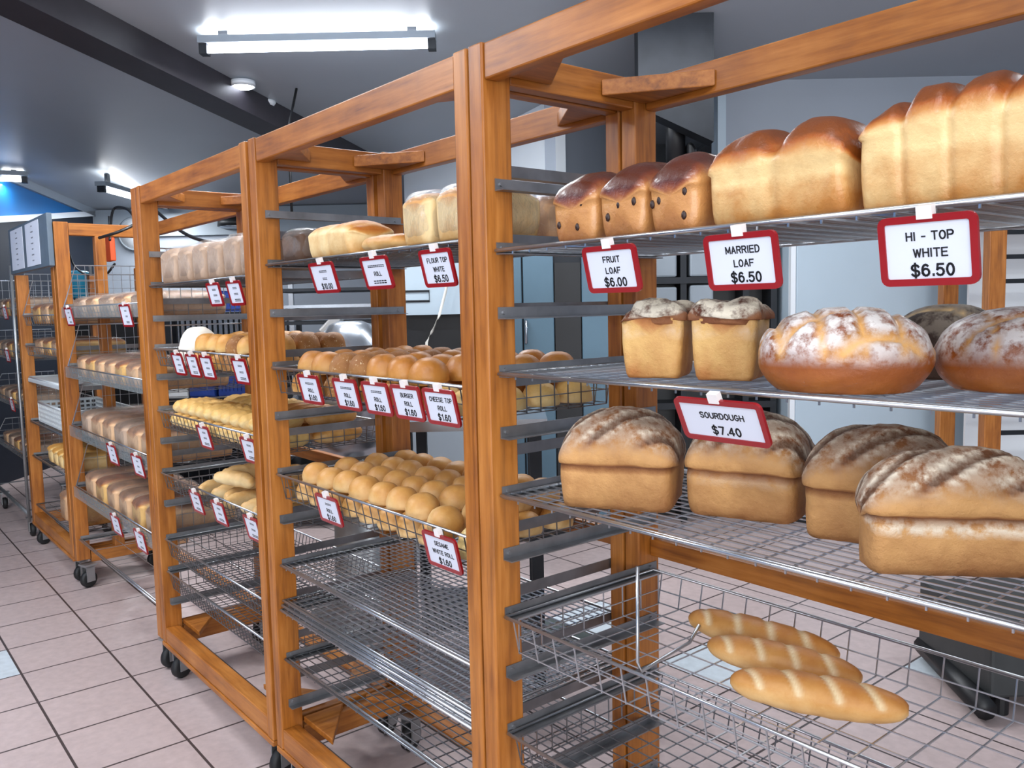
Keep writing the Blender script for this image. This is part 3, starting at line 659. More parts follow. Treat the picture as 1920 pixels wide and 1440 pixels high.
R_longb = [long_mesh('brown_finger', .16, .033, M['cr_roll'], 90 + i, m=22, n=14, wob=.1, bake=(.2, .8), taper=.3) for i in range(3)]
for lay in (0, 1):
    for r in range(2):
        for c in range(11 - lay):
            x = xc0 + .074 + c * .0735 + lay * .037; bk = c > 5 and r == 1
            bread('cheese_finger_roll' if not bk else 'brown_finger_roll', random.choice(R_longb if bk else R_long), 'long %s roll, %s row of the %s layer, %s from the left, two-tag basket' % ('brown' if bk else 'yellow cheese', ('front', 'back')[r], ('lower', 'top')[lay], ORD[c]), 'roll', (x, .118 + r * .175, bC5 + lay * .048), D90 + random.uniform(-.06, .06), 'long rolls piled in the two-tag basket')
R_tw = [long_mesh('twist_roll', .19, .027, M['cr_twist'], 100 + i, bend=(.02, -.018, .025)[i], m=30, n=14, wob=.12, bake=(.0, .5), slash=4, taper=.35, flatz=.95) for i in range(3)]
for k, (x, y, dz, rz) in enumerate(((-2.83, .14, 0, 1.9), (-2.75, .16, 0, 1.8), (-2.65, .16, 0, 1.9), (-2.56, .13, 0, 1.75), (-2.47, .15, 0, 1.7), (-2.37, .15, 0, 1.6), (-2.28, .15, 0, 1.6), (-2.6, .31, 0, .1), (-2.38, .31, 0, .0), (-2.6, .09, .06, .25), (-2.42, .2, .058, 1.3), (-2.54, .23, .066, 1.75), (-2.3, .19, .06, 1.65), (-2.74, .2, .058, 1.6))):
    bread('twist_roll', R_tw[k % 3], 'pale twisted roll, %s of those in the three-tag basket' % (('%s along the bottom' % ORD[k]) if k < 9 else ('%s lying on top' % ORD[k - 9])), 'roll', (x, y, bC7 + dz), rz, 'pale twisted rolls')

# ------------------------------------------------------------------ price tags
def rrect(w, h, r, n=5):
    o = []
    for cx, cy, a0 in ((w / 2 - r, h / 2 - r, 0), (-w / 2 + r, h / 2 - r, PI / 2), (-w / 2 + r, -h / 2 + r, PI), (w / 2 - r, -h / 2 + r, 1.5 * PI)):
        for i in range(n): a = a0 + PI / 2 * i / (n - 1); o.append((cx + r * math.cos(a), cy + r * math.sin(a)))
    return o
_tagm = {}
def _g():
    arc = lambda cx, cy, rx, ry, a0, a1, n=8: [(cx + rx * math.cos(math.radians(a0 + (a1 - a0) * i / n)), cy + ry * math.sin(math.radians(a0 + (a1 - a0) * i / n))) for i in range(n + 1)]
    O = arc(2, 3, 2, 3, 90, 450, 16)
    return {'A': [[(0, 0), (2, 6), (4, 0)], [(.75, 2), (3.25, 2)]], 'B': [[(0, 0), (0, 6), (2.4, 6)] + arc(2.4, 4.55, 1.4, 1.45, 90, -90) + [(0, 3.1)], [(2.4, 3.1)] + arc(2.5, 1.55, 1.5, 1.55, 90, -90) + [(0, 0)]], 'C': [arc(2, 3, 2, 3, 45, 315, 12)],
     'D': [[(0, 0), (0, 6), (1.7, 6)] + arc(1.7, 3, 2.3, 3, 90, -90, 10) + [(0, 0)]], 'E': [[(4, 6), (0, 6), (0, 0), (4, 0)], [(0, 3.1), (3.5, 3.1)]], 'F': [[(4, 6), (0, 6), (0, 0)], [(0, 3), (3.3, 3)]], 'G': [arc(2, 3, 2, 3, 45, 330, 12) + [(4, 2.8), (2.2, 2.8)]],
     'H': [[(0, 0), (0, 6)], [(4, 0), (4, 6)], [(0, 3.1), (4, 3.1)]], 'I': [[(.3, 0), (.3, 6)]], 'J': [[(3.4, 6), (3.4, 1.6)] + arc(1.8, 1.6, 1.6, 1.6, 0, -180)], 'K': [[(0, 0), (0, 6)], [(4, 6), (0, 2.2)], [(1.4, 3.5), (4, 0)]], 'L': [[(0, 6), (0, 0), (3.6, 0)]],
     'M': [[(0, 0), (0, 6), (2.3, 1), (4.6, 6), (4.6, 0)]], 'N': [[(0, 0), (0, 6), (4, 0), (4, 6)]], 'O': [O], 'P': [[(0, 0), (0, 6), (2.4, 6)] + arc(2.4, 4.4, 1.6, 1.6, 90, -90) + [(0, 2.8)]], 'Q': [O, [(2.5, 1.5), (4.2, -.3)]],
     'R': [[(0, 0), (0, 6), (2.4, 6)] + arc(2.4, 4.5, 1.5, 1.5, 90, -90) + [(0, 3)], [(2.2, 3), (4, 0)]], 'S': [arc(2, 4.5, 1.9, 1.5, 20, 270, 9) + arc(2, 1.5, 2, 1.5, 90, -160, 9)[1:]], 'T': [[(0, 6), (4.2, 6)], [(2.1, 6), (2.1, 0)]], 'U': [[(0, 6), (0, 2)] + arc(2, 2, 2, 2, 180, 360) + [(4, 6)]],
     'V': [[(0, 6), (2, 0), (4, 6)]], 'W': [[(0, 6), (1.3, 0), (2.7, 5.4), (4.1, 0), (5.4, 6)]], 'X': [[(0, 0), (4, 6)], [(0, 6), (4, 0)]], 'Y': [[(0, 6), (2, 3), (4, 6)], [(2, 3), (2, 0)]], 'Z': [[(0, 6), (4, 6), (0, 0), (4, 0)]],
     '0': [arc(1.8, 3, 1.7, 3, 90, 450, 16)], '1': [[(.6, 4.8), (2, 6), (2, 0)]], '2': [arc(1.9, 4.3, 1.8, 1.7, 160, -20, 8) + [(0, 0), (3.8, 0)]], '3': [arc(1.8, 4.5, 1.6, 1.5, 150, -90, 8), arc(1.8, 1.55, 1.8, 1.55, 90, -150, 8)], '4': [[(2.9, 0), (2.9, 6), (0, 1.6), (4, 1.6)]],
     '5': [[(3.6, 6), (.7, 6), (.35, 3.1)] + arc(1.8, 1.95, 1.9, 1.95, 120, -150, 9)], '6': [arc(1.9, 3, 1.8, 3, 50, 230, 9) + arc(1.9, 1.9, 1.8, 1.9, 200, 545, 12)], '7': [[(0, 6), (3.8, 6), (1.4, 0)]], '8': [arc(1.9, 4.5, 1.5, 1.5, 0, 360, 12), arc(1.9, 1.5, 1.9, 1.5, 0, 360, 12)], '9': [arc(1.9, 4.1, 1.8, 1.9, 20, 380, 12), [(3.7, 4.1), (3.2, 1), (1.6, 0), (.4, .6)]],
     '$': [arc(2, 4.5, 1.9, 1.5, 20, 270, 9) + arc(2, 1.5, 2, 1.5, 90, -160, 9)[1:], [(2, -1), (2, 7)]], '#': [[(0, 1.7), (3.4, 1.7)], [(.3, 4), (3.6, 4)]], '.': [[(.6, 0), (.6, .7)]], '-': [[(.3, 2.6), (2.7, 2.6)]], ' ': []}
GL = _g()
def text_mb(body, cap, weight=1.2):
    # strokes with real thickness, standing in the XZ plane and facing -Y
    u = cap / 6; x = 0; segs = []
    for ch in body:
        g = GL.get(ch, [])
        wd = max((p[0] for st in g for p in st), default=1.6) + (.3 if ch == 'I' else 0)
        for st in g: segs.append([(x + p[0], p[1]) for p in st])
        x += wd + 1.75
    W = x - 1.75; m = MB(); h = weight / 2; mx = .42 if len(body) > 9 else 1
    for st in segs:
        for i, (a, b) in enumerate(zip(st, st[1:])):
            dx, dy = b[0] - a[0], b[1] - a[1]; L = math.hypot(dx, dy) or 1; tx, ty = dx / L * h * .75, dy / L * h * .75; nx, ny = -dy / L * h, dx / L * h
            q = [(a[0] - tx + nx, a[1] - ty + ny), (a[0] - tx - nx, a[1] - ty - ny), (b[0] + tx - nx, b[1] + ty - ny), (b[0] + tx + nx, b[1] + ty + ny)]
            m.prism([((p[0] - W / 2) * u, -.0003, (p[1] - 3) * u) for p in q], (0, .0003, 0))
    return m, W * u
_txt = {}
def text(name, body, size, parent, loc, mat, maxw=None):
    key = (body, round(size, 4), maxw)
    if key not in _txt:
        m, w = text_mb(body, size)
        if maxw and w > maxw: m, w = text_mb(body, size * maxw / w)
        _txt[key] = m.mesh(name, mat)
    return link(name, _txt[key], parent, loc)
def price_tag(label, x0, x1, zt, words, price, h=.068, tilt=16, y=.004, group='red framed price tags', cat='price tag', yaw=0, fine=True):
    w = x1 - x0; t = thing('price_tag', label, cat, ((x0 + x1) / 2, y, zt), 0, group); t.rotation_euler = (math.radians(tilt), 0, yaw)
    key = (round(w, 3), round(h, 3))
    if key not in _tagm:
        th, rr = .0045, .0075; o = rrect(w, h, .009); i_ = rrect(w - 2 * rr, h - 2 * rr, .0025); n = len(o); m = MB()
        for yy, pts in ((-th, o), (-th, i_), (0, o), (0, i_)): m.v += [(p[0], yy, p[1] - h / 2 - .004) for p in pts]
        for k in range(n):
            q = (k + 1) % n; m.face([k, q, n + q, n + k][::-1]); m.face([2 * n + k, 2 * n + q, q, k][::-1]); m.face([n + k, n + q, 3 * n + q, 3 * n + k][::-1]); m.face([2 * n + k, 2 * n + q, 3 * n + q, 3 * n + k])
        fr = m.mesh('tag_frame', M['red'])
        cd = MB().box(-w / 2 + .005, w / 2 - .005, -.0028, -.0012, -h + .001, -.009).mesh('tag_card', M['card'])
        cl = MB().box(-.008, .008, -.006, .004, -.008, .006).mesh('tag_clip', M['clip']); _tagm[key] = (fr, cd, cl)
    fr, cd, cl = _tagm[key]; link('frame', fr, t); link('card', cd, t); link('clip', cl, t)
    hh = h - .015; top = -.0115; nl = len(words); 
    step = hh / (nl + 1.35)
    for k, wd in enumerate(words): text('lettering', wd, .0082, t, (.003, -.0029, top - step * (k + .8)), M['ink'], w * .68)
    if price: text('price_lettering', price, .0115, t, (.004, -.0029, top - step * (nl + .85)), M['ink'], w * .62)
    return t
price_tag('red framed price tag reading FRUIT LOAF $6.00', -.921, -.815, ZA[1] + .0005, ['FRUIT', 'LOAF'], '$6.00', .07, 14)
price_tag('red framed price tag reading MARRIED LOAF $6.50', -.696, -.588, ZA[1] + .0005, ['MARRIED', 'LOAF'], '$6.50', .072, 12)
price_tag('red framed price tag reading HI - TOP WHITE $6.50', -.463, -.361, ZA[1] + .0005, ['HI - TOP', 'WHITE'], '$6.50', .074, 11)
price_tag('red framed price tag reading SOURDOUGH $7.40', -.748, -.61, ZA[3] + .0005, ['SOURDOUGH'], '$7.40', .066, 26)
zb_ = ZB[1] + .0005
price_tag('red framed price tag below the pale double bun loaf', -1.832, -1.715, zb_, ['#####', '###'], '$10.00', .072, 16)
price_tag('red framed price tag below the flat brown loaf', -1.592, -1.483, zb_, ['#########', 'ROLL'], '#####', .07, 16)
price_tag('red framed price tag reading FLOUR TOP WHITE $6.50', -1.366, -1.262, zb_, ['FLOUR TOP', 'WHITE'], '$6.50', .072, 14)
zb_ = ZB[3] + .0045
for k, (x0, wd, pl) in enumerate(((-1.918, ['######', 'ROLL'], 'first of five from the far post'), (-1.738, ['#######', 'ROLL'], 'second of five from the far post'), (-1.606, ['######', 'ROLL'], 'third of five, in the middle'), (-1.487, ['BURGER', 'ROLL'], 'fourth of five, reading BURGER ROLL'), (-1.369, ['CHEESE TOP', 'ROLL'], 'fifth of five, reading CHEESE TOP ROLL'))):
    price_tag('red framed roll price tag, ' + pl, x0, x0 + .107, zb_, wd, '$1.60', .073, 13)
price_tag('red framed price tag on the front of the heaped dinner roll basket', -1.85, -1.738, ZB[5] + .0045, ['####', 'ROLL'], '$1.60', .072, 13)
price_tag('red framed price tag reading SESAME WHITE ROLL, below the sesame roll', -1.385, -1.27, ZB[5] + .0045, ['SESAME', 'WHITE ROLL'], '$1.60', .075, 13)
for k, (x0, z, pl, wd) in enumerate(((-2.505, ZC[1], 'below the grain loaves, farther from the camera', ['####', '####']), (-2.348, ZC[1], 'below the grain loaves, nearer the post', ['####', '####']),
        (-2.86, ZC[3] + .004, 'below the floury roll, first of four', ['####', '####']), (-2.722, ZC[3] + .004, 'below the buns, second of four', ['####', '####']), (-2.6, ZC[3] + .004, 'below the buns, third of four', ['####', '####']), (-2.34, ZC[3] + .004, 'below the buns, fourth of four by the post', ['####', '####']),
        (-2.656, ZC[5] + .004, 'on the long cheese rolls, farther tag', ['####', '####']), (-2.306, ZC[5] + .004, 'on the long cheese rolls, tag by the post', ['####', '####']),
        (-2.764, ZC[7] + .004, 'below the twisted rolls, first of three', ['####', '####']), (-2.565, ZC[7] + .004, 'below the twisted rolls, second of three', ['####', '####']), (-2.312, ZC[7] + .004, 'below the twisted rolls, third by the post', ['####', '####']))):
    price_tag('small red framed price tag ' + pl, x0, x0 + .1, z + .0005, wd, '####', .075 if z < 1.3 else .07, 13)
for k, (x0, z, pl) in enumerate(((-4.31, 1.355, 'at the far end of the topmost sloping basket'), (-3.4, 1.355, 'at the near end of the topmost sloping basket'), (-3.72, .795, 'farther of two on the third sloping basket'), (-3.37, .795, 'nearer of two on the third sloping basket'), (-3.735, .5, 'farther of two on the lowest sloping basket'), (-3.4, .5, 'nearer of two on the lowest sloping basket'))):
    price_tag('narrow red framed price tag ' + pl, x0, x0 + .13, z + .008, ['####', '####'], '####', .085, 10, y=-.006)

# ------------------------------------------------------------------ bagged bread in the two far racks and the far stand
def bagrow(rim, drop, xs, wd, H, mats, L, label, group, y=.2, lift=.0055):
    for k, x in enumerate(xs):
        bagged(label % ORD[k], x, y, rim + R2 - drop + lift, D90 + random.uniform(-.05, .05), L, wd, H, mats[k % len(mats)], 120 + k, group, bake=(.0, .95))
bagrow(1.355, .05, [xd0 + .145 + i * .232 for i in range(5)], .218, .1, ['cr_bagbrown', 'cr_bagged'], .33, 'wide bagged loaf, %s from the far end of the topmost sloping basket', 'bagged loaves in the topmost sloping basket')
bagrow(1.075, .05, [xd0 + .115 + i * .163 for i in range(7)], .152, .11, ['cr_bagged', 'cr_tin', 'cr_bagged'], .33, 'bagged rolls, %s from the far end of the second sloping basket', 'bagged rolls in the second sloping basket')
bagrow(.795, .05, [xd0 + .135 + i * .19 for i in range(6)], .178, .135, ['cr_bagbrown', 'cr_bagged', 'cr_bagged'], .33, 'bagged brown loaf, %s from the far end of the third sloping basket', 'bagged loaves in the third sloping basket')
bagrow(.5, .05, [xd0 + .135 + i * .19 for i in range(6)], .178, .14, ['cr_bagged', 'cr_tin', 'cr_bagged'], .33, 'bagged tan loaf, %s from the far end of the lowest sloping basket', 'bagged loaves in the lowest sloping basket')
bagrow(.235, 0, [xd0 + .1 + i * .15 for i in range(3)], .14, .15, ['cr_bagged', 'cr_tin'], .17, 'bagged loaf, %s along the back of the silver shelf by the casters', 'bagged loaves by the casters', y=.31, lift=.008)
bagrow(1.32, .05, [xe0 + .13 + i * .208 for i in range(4)], .19, .12, ['cr_tin', 'cr_bagged'], .3, 'bagged loaf, %s from the far end of the top basket under the menu board', 'bagged loaves under the menu board')
bagrow(1.15, .05, [xe0 + .13 + i * .208 for i in range(4)], .19, .1, ['cr_bagged', 'cr_tin'], .3, 'bagged loaf, %s from the far end of the second basket under the menu board', 'bagged loaves under the menu board')
for k in range(5): bread('yellow_loaf', loaf_mesh('yellow_loaf', .2, .1, .07, .1, M['cr_rollpale'], 140, bake=(.1, .7), nu=20) if k == 0 else bpy.data.meshes['yellow_loaf'], 'yellow loaf, %s along the low shelf under the white crate' % ORD[k], 'loaf', (xe0 + .35 + k * .12, .14, .52 + R2 + .0068), D90, 'yellow loaves under the white crate')
shelf('low wire shelf with two tall bags of rolls under the menu board', xe0, xe1, .235 + R2, bright=False, sx=.05)
bagged('tall pale bag of rolls on the lowest shelf, beside the sloping basket rack', xe1 - .15, .14, .235 + R2 + .008, D90, .2, .17, .2, 'cr_tin', 151, 'bags of rolls')
bagged('shorter bag of rolls on the lowest shelf, second from the sloping basket rack', xe1 - .34, .14, .235 + R2 + .008, D90, .2, .17, .17, 'cr_bagged', 152, 'bags of rolls')
# white perforated crate
t = thing('white_crate', 'white perforated plastic crate on the shelf below the pale tray', 'crate', (-5.02, .2, .72 + R2 + .007))
part('base', MB().box(-.36, .36, -.15, .15, 0, .006), M['white_plastic'], t)
def perforated(x0, x1, z0, z1, y, nx, nzv, axis):
    m = MB(); e = .012
    for i in range(nx + 1):
        x = x0 + (x1 - x0) * i / nx
        m.box(*((x - .005, x + .005, y - .003, y + .003) if axis == 'x' else (y - .003, y + .003, x - .005, x + .005)), z0, z1)
    for j in range(nzv + 1):
        z = z0 + (z1 - z0) * j / nzv
        m.box(*((x0, x1, y - .0028, y + .0028) if axis == 'x' else (y - .0028, y + .0028, x0, x1)), z - .005, z + .005)
    return m
for y in (-.15, .15): part('side_panel', perforated(-.36, .36, .006, .105, y, 26, 4, 'x'), M['white_plastic'], t)
for x in (-.36, .36): part('end_panel', perforated(-.15, .15, .006, .105, x, 10, 4, 'y'), M['white_plastic'], t)
part('rim', MB().tube([(-.36, -.15, .11), (.36, -.15, .11), (.36, .15, .11), (-.36, .15, .11)], .007, 6, True), M['white_plastic'], t, True)
# far metal stand with baskets
X0F, X1F = -6.75, -5.68
t = thing('metal_display_stand', 'metal wire display stand on casters at the far end of the row', 'display stand', ((X0F + X1F) / 2, .22, 0))
cx = (X0F + X1F) / 2
for x in (X0F - .01, X1F + .01):
    for y in (.006, .434): part('upright', MB().tube([(x - cx, y - .22, .1), (x - cx, y - .22, 1.62)], .009, 8), M['zinc'], t, True)
for z in (1.37, 1.11, .81, .5, .17):
    for x in (X0F, X1F): part('rail', MB().box(x - cx - .012, x - cx + .012, -.21, .21, z - .003, z), M['rail'], t)
part('base_rail', MB().tube([(X0F - cx - .01, -.214, .15), (X1F - cx + .01, -.214, .15)], .012, 8), M['zinc'], t, True)
for x in (X0F + .05, X1F - .05):
    for y in (.03, .41):
        c = link('caster', MB().box(-.03, .03, -.03, .03, .108, .117).mesh('stand_caster', M['zinc']), t, (x - cx, y - .22, 0))
        wl = MB().lathe([(.012, -.013), (.03, -.014), (.039, -.01), (.04, 0), (.039, .01), (.03, .014), (.012, .013)], 20); wl.rot(Matrix.Rotation(PI / 2, 4, 'X')); wl.v = [(p[0], p[1], p[2] + .04) for p in wl.v]; part('wheel', wl, M['rubber'], c, True)
        part('fork', MB().box(-.02, .02, -.021, -.017, .03, .108).box(-.02, .02, .017, .021, .03, .108), M['zinc'], c)
for i, z in enumerate((1.37, 1.11, .81, .5)):
    basket('wire basket on the far metal stand, %s from the top' % ORD[i], X0F - .005, X1F + .005, z + .001, .05, s=.06, back=.2 if i < 1 else .12, group='baskets on the far metal stand')
    bagrow(z - .0016, .05, [X0F + .13 + k * .2 for k in range(5)], .185, (.12, .11, .1, .1)[i], ['cr_bagged', 'cr_bagbrown', 'cr_tin'], .32, 'bagged loaf, %%s from the far end of the %s basket on the far stand' % ORD[i], 'bagged loaves on the far metal stand')
    if i < 3: price_tag('dark pink edged price tag on the %s basket of the far stand' % ORD[i], (-5.97, -6.0, -5.97)[i], (-5.97, -6.0, -5.97)[i] + .12, z + .02, ['####', '####'], '####', .08, 8, y=-.004)

# ------------------------------------------------------------------ menu board on top of the low rack
t = thing('menu_board', 'grey framed menu board with two white sheets on top of the low rack', 'menu board', (-4.95, -.0145, 1.556))
part('backing', MB().box(-.5, .5, -.012, .012, .0, .246), plain('board_frame', '#5a6875', .5), t, bevel=.003)
for k, (a0, a1, tx) in enumerate(((-.43, -.09, ['######', '#######', '#####', '########', '######', '#######', '####']), (-.01, .32, ['####', '########', '######', '#######', '#####', '########', '######']))):
    part('paper_sheet', MB().box(a0, a1, -.0145, -.0125, .018, .232), M['card'], t)
    for j, wd in enumerate(tx): text('lettering', wd, .0085, t, ((a0 + a1) / 2, -.0148, .212 - j * .028), M['ink'])

# ------------------------------------------------------------------ things hanging over the racks
def cable(label, pts, r=.006, mat='cord', name='black_cable', cat='cable'):
    P = [Vector(p) for p in pts]; o = []
    for i in range(len(P) - 1):
        a, b, c, d = P[max(i - 1, 0)], P[i], P[i + 1], P[min(i + 2, len(P) - 1)]
        for k in range(7):
            s = k / 7; o.append(.5 * ((2 * b) + (c - a) * s + (2 * a - 5 * b + 4 * c - d) * s * s + (3 * b - a - 3 * c + d) * s ** 3))
    o.append(P[-1]); return solo(name, MB().tube(o, r, 7), M[mat], label, cat, smooth=True)
cable('black cable looped over the top of the sloping basket rack', [oy(x, y, .3 + d) for x, y, d in ((206, 450, .02), (212, 394, .12), (236, 391, .13), (252, 408, .13), (252, 420, .0), (224, 434, -.1), (186, 446, -.16))], .007)
cable('black cable sagging behind the bagged grain loaves', [oy(x, y, .62) for x, y in ((270, 372), (300, 402), (345, 437), (392, 454), (430, 452), (462, 430), (500, 400))], .009)
cable('thin dark cable drooping behind the tall end of the topmost basket', [oy(x, y, .5) for x, y in ((128, 470), (140, 500), (165, 516), (195, 517), (215, 495))], .007)
d = thing('dustpan', 'orange plastic dustpan hanging from the sloping basket rack', 'dustpan', oy(203, 490, .41))
part('pan', MB().prism([(-.05, 0, .0), (.055, 0, .0), (.05, 0, .12), (.03, 0, .15), (-.03, 0, .15), (-.045, 0, .12)], (0, .03, 0)), M['orange'], d, bevel=.006)
part('handle', MB().box(-.03, .0, .004, .026, .151, .2), M['white_plastic'], d, bevel=.004); part('hook', MB().tube([(.02, .015, .152), (.02, .015, .25)], .007, 8), M['cord'], d, True)
# ceiling: dark beam, batten lights, pendant, fixtures
def ceil_strip(name, p, q, w_, h, mat, drop=0):
    d = Vector((q[0] - p[0], q[1] - p[1], 0)).normalized(); n = Vector((-d.y, d.x, 0)) * w_ / 2
    def c(a, s, z): return (a[0] + n.x * s, a[1] + n.y * s, ceil_z(a[1] + n.y * s) - .001 - drop - z)
    mb = MB(); V = [c(p, -1, h), c(q, -1, h), c(q, 1, h), c(p, 1, h), c(p, -1, 0), c(q, -1, 0), c(q, 1, 0), c(p, 1, 0)]
    mb.v = V
    for f in ((0, 1, 2, 3), (7, 6, 5, 4), (0, 4, 5, 1), (1, 5, 6, 2), (2, 6, 7, 3), (3, 7, 4, 0)): mb.face(list(f)[::-1])
    return mb
pa, pb = on_ceil(335, 165, .15), on_ceil(708, 342, .15)
k = (pa[0] - pb[0], pa[1] - pb[1]); L_ = math.hypot(*k); k = (k[0] / L_, k[1] / L_)
o = struct('beam', ceil_strip('beam', (pb[0] + k[0] * 6.2, pb[1] + k[1] * 6.2), pb, .2, .15, M['beam']), M['beam'], True)
def batten(label, p, q, glow=2.2, wide=.09, group='fluorescent batten lights', power=30, up=.3, v0=False):
    d = Vector((q[0] - p[0], q[1] - p[1], 0)); L = d.length; mid = ((p[0] + q[0]) / 2, (p[1] + q[1]) / 2)
    zc = ceil_z(mid[1]); th = math.atan2(d.y, d.x)
    t = rthing('ceiling_light', label, 'ceiling light', mid[0], mid[1], zc - .115, th, group)
    part('housing', MB().box(-L / 2, L / 2, -wide / 2, wide / 2, .05, .085), M['grey_paint'], t); part('bracket', MB().box(-L * .42, -L * .38, -.012, .012, .085, .16).box(L * .38, L * .42, -.012, .012, .085, .16), M['dark_metal'], t)
    part('tube', MB().tube([(-L / 2 + .04, 0, .028), (L / 2 - .04, 0, .028)], .019, 12), M['lamp'], t, True)
    for x in (-L / 2 + .02, L / 2 - .02): part('end_cap', MB().box(x - .02, x + .02, -.028, .028, .0, .05), M['dark_metal'], t)
    li = bpy.data.lights.new('tube_light', 'AREA'); li.shape = 'RECTANGLE'; li.size = L * .95; li.size_y = .06; li.energy = power; li.color = (.94, .97, 1)
    link('tube_light', li, t, (0, 0, -.012))
    l2 = bpy.data.lights.new('tube_light_up', 'AREA'); l2.shape = 'RECTANGLE'; l2.size = L * .95; l2.size_y = .06; l2.energy = power * up * (.5 if v0 else 1); l2.color = (.94, .97, 1); link('tube_light_up', l2, t, (0, 0, .09), (PI, 0, 0)); return t
p, q = on_ceil(186, 318), on_ceil(252, 352)
dd = Vector((q[0] - p[0], q[1] - p[1], 0)).normalized() * 1.25
batten('glowing fluorescent batten on the ceiling by the blue wall', p, (p[0] + dd.x, p[1] + dd.y), power=26, v0=True)
pp = on_ceil(20, 318)
batten('glowing fluorescent batten at the edge of the ceiling over the menu board', (pp[0] - .75, pp[1] - .3), (pp[0] + .1, pp[1] + .05), power=8, wide=.16, v0=True)
for i, (u, v) in enumerate(((-2.1, 2.6), (.1, .2), (1.5, -1.1), (-1.6, -.4), (2.5, 2.9), (.75, 3.7), (-.6, 3.4), (-3.1, 2.2), (-.95, 4.45))):  # oven, far-aisle and partition battens are added fill, brightening back, floor and wall
    batten('fluorescent batten over the %s, high out of sight' % ('middle racks', 'front rack', 'shop entrance', 'customer aisle', 'kitchen corner', 'prep bench', 'bakery ovens (added fill)', 'far end of the aisle (added fill)', 'white partition (added fill)')[i], (u - .6, v), (u + .6, v), power=(30, 11, 20, 46, 13, 13, 26, 58, 36)[i])
lb = on_ceil(456, 164, .04)
t = rthing('ceiling_downlight', 'bright round downlight on the ceiling just above the dark beam', 'downlight', lb[0], lb[1], lb[2])
part('ring', MB().lathe([(.066, .012), (.07, 0), (.07, .036)], 24), M['white_paint'], t, True); part('glowing_lens', MB().lathe([(.06, .004), (.05, -.004), (.01, -.006)], 24), M['lamp'], t, True)
lx = on_ceil(496, 199, .03)
solo('ceiling_vent', MB().lathe([(.06, -.0), (.07, .02), (.07, .032)], 20, (lx[0], lx[1], lx[2])), M['white_paint'], 'small round pale fitting on the ceiling above the racks', 'ceiling fitting', room=True, smooth=True)
c1 = on_ceil(556, 166); c2 = uvz(540, 240, c1[1] - .4)
solo('hanging_cable', MB().tube([c1, uvz(549, 200, c1[1] - .1), c2, (c2[0], c2[1], c2[2] - .5)], .008, 6), M['cord'], 'thin black cable hanging from the ceiling behind the round roll rack', 'cable', room=True, smooth=True)
cg = uvz(688, 300, 7.0); solo('hanging_wire', MB().tube([(cg[0], 7.0, ceil_z(7.0)), uvz(690, 372, 7.0)], .006, 6), M['cord_white'], 'thin pale wire dropping from the dark ceiling beam', 'wire', room=True)

# ------------------------------------------------------------------ back of the shop, each thing where it stands
def bx(px0, px1, py0, py1, v, dep=.4, z0=None, z1=None):
    a, b = uvz(px0, py1, v), uvz(px1, py0, v); return (a[0], b[0], v, v + dep, a[2] if z0 is None else z0, b[2] if z1 is None else z1)
sm = uvz(429, 412, 8.2)
t = rthing('dome_mirror', 'small dark dome mirror high on the far grey wall', 'mirror', sm[0], 8.36, sm[2] - .03)
part('shell', MB().lathe([(.16, -.02), (.155, .03), (.12, .075), (.06, .1), (.01, .108)], 22), M['black'], t, True)
dm = MB().lathe([(.15, -.021), (.12, -.035), (.06, -.045), (.01, -.047)], 22); part('mirror_face', dm, M['stainless'], t, True)
b = bx(134, 182, 440, 640, 8.36, .05, .02); a0 = MB().box(*b); o = struct('door_1', a0, M['panel_white'], True)
# wall clock rim behind the cable
ck = uvz(246, 437, 8.3); t = rthing('wall_clock', 'round pale wall clock half hidden behind the middle rack post', 'clock', ck[0], 8.39, ck[2])
m = MB().lathe([(.001, .0), (.15, .0), (.15, .02), (.001, .02)], 30); m.rot(Matrix.Rotation(D90, 4, 'X')); part('face', m, M['white_paint'], t, True)
m = MB().tube([(.155 * math.cos(i * PI / 16), -.012, .155 * math.sin(i * PI / 16)) for i in range(32)], .012, 6, True); part('rim', m, M['grey_paint'], t, True)
# teal tub and dark bench along the back
tb = uvz(143, 556, 6.6); b = bx(110, 300, 556, 800, 6.5, .6, 0)
t = rthing('back_bench', 'dark bench along the back wall seen through the sloping baskets', 'bench', (b[0] + b[1]) / 2, 6.8)
hw = (b[1] - b[0]) / 2; part('worktop', MB().box(-hw, hw, -.3, .3, b[5] - .04, b[5]), M['dark_metal'], t); part('cabinet', MB().box(-hw + .03, hw - .03, -.26, .28, .08, b[5] - .041), M['black'], t); part('plinth', MB().box(-hw + .05, hw - .05, -.22, .26, 0, .079), M['black'], t)
t = rthing('teal_tub', 'teal plastic tub on the dark bench behind the tall end of the topmost basket', 'tub', tb[0], 6.65, b[5])
part('body', MB().lathe([(.055, 0), (.07, .01), (.082, .17), (.085, .18)], 20), M['teal'], t, True); part('lid', MB().lathe([(.09, .181), (.092, .2), (.06, .215), (.02, .218)], 20), M['teal'], t, True)
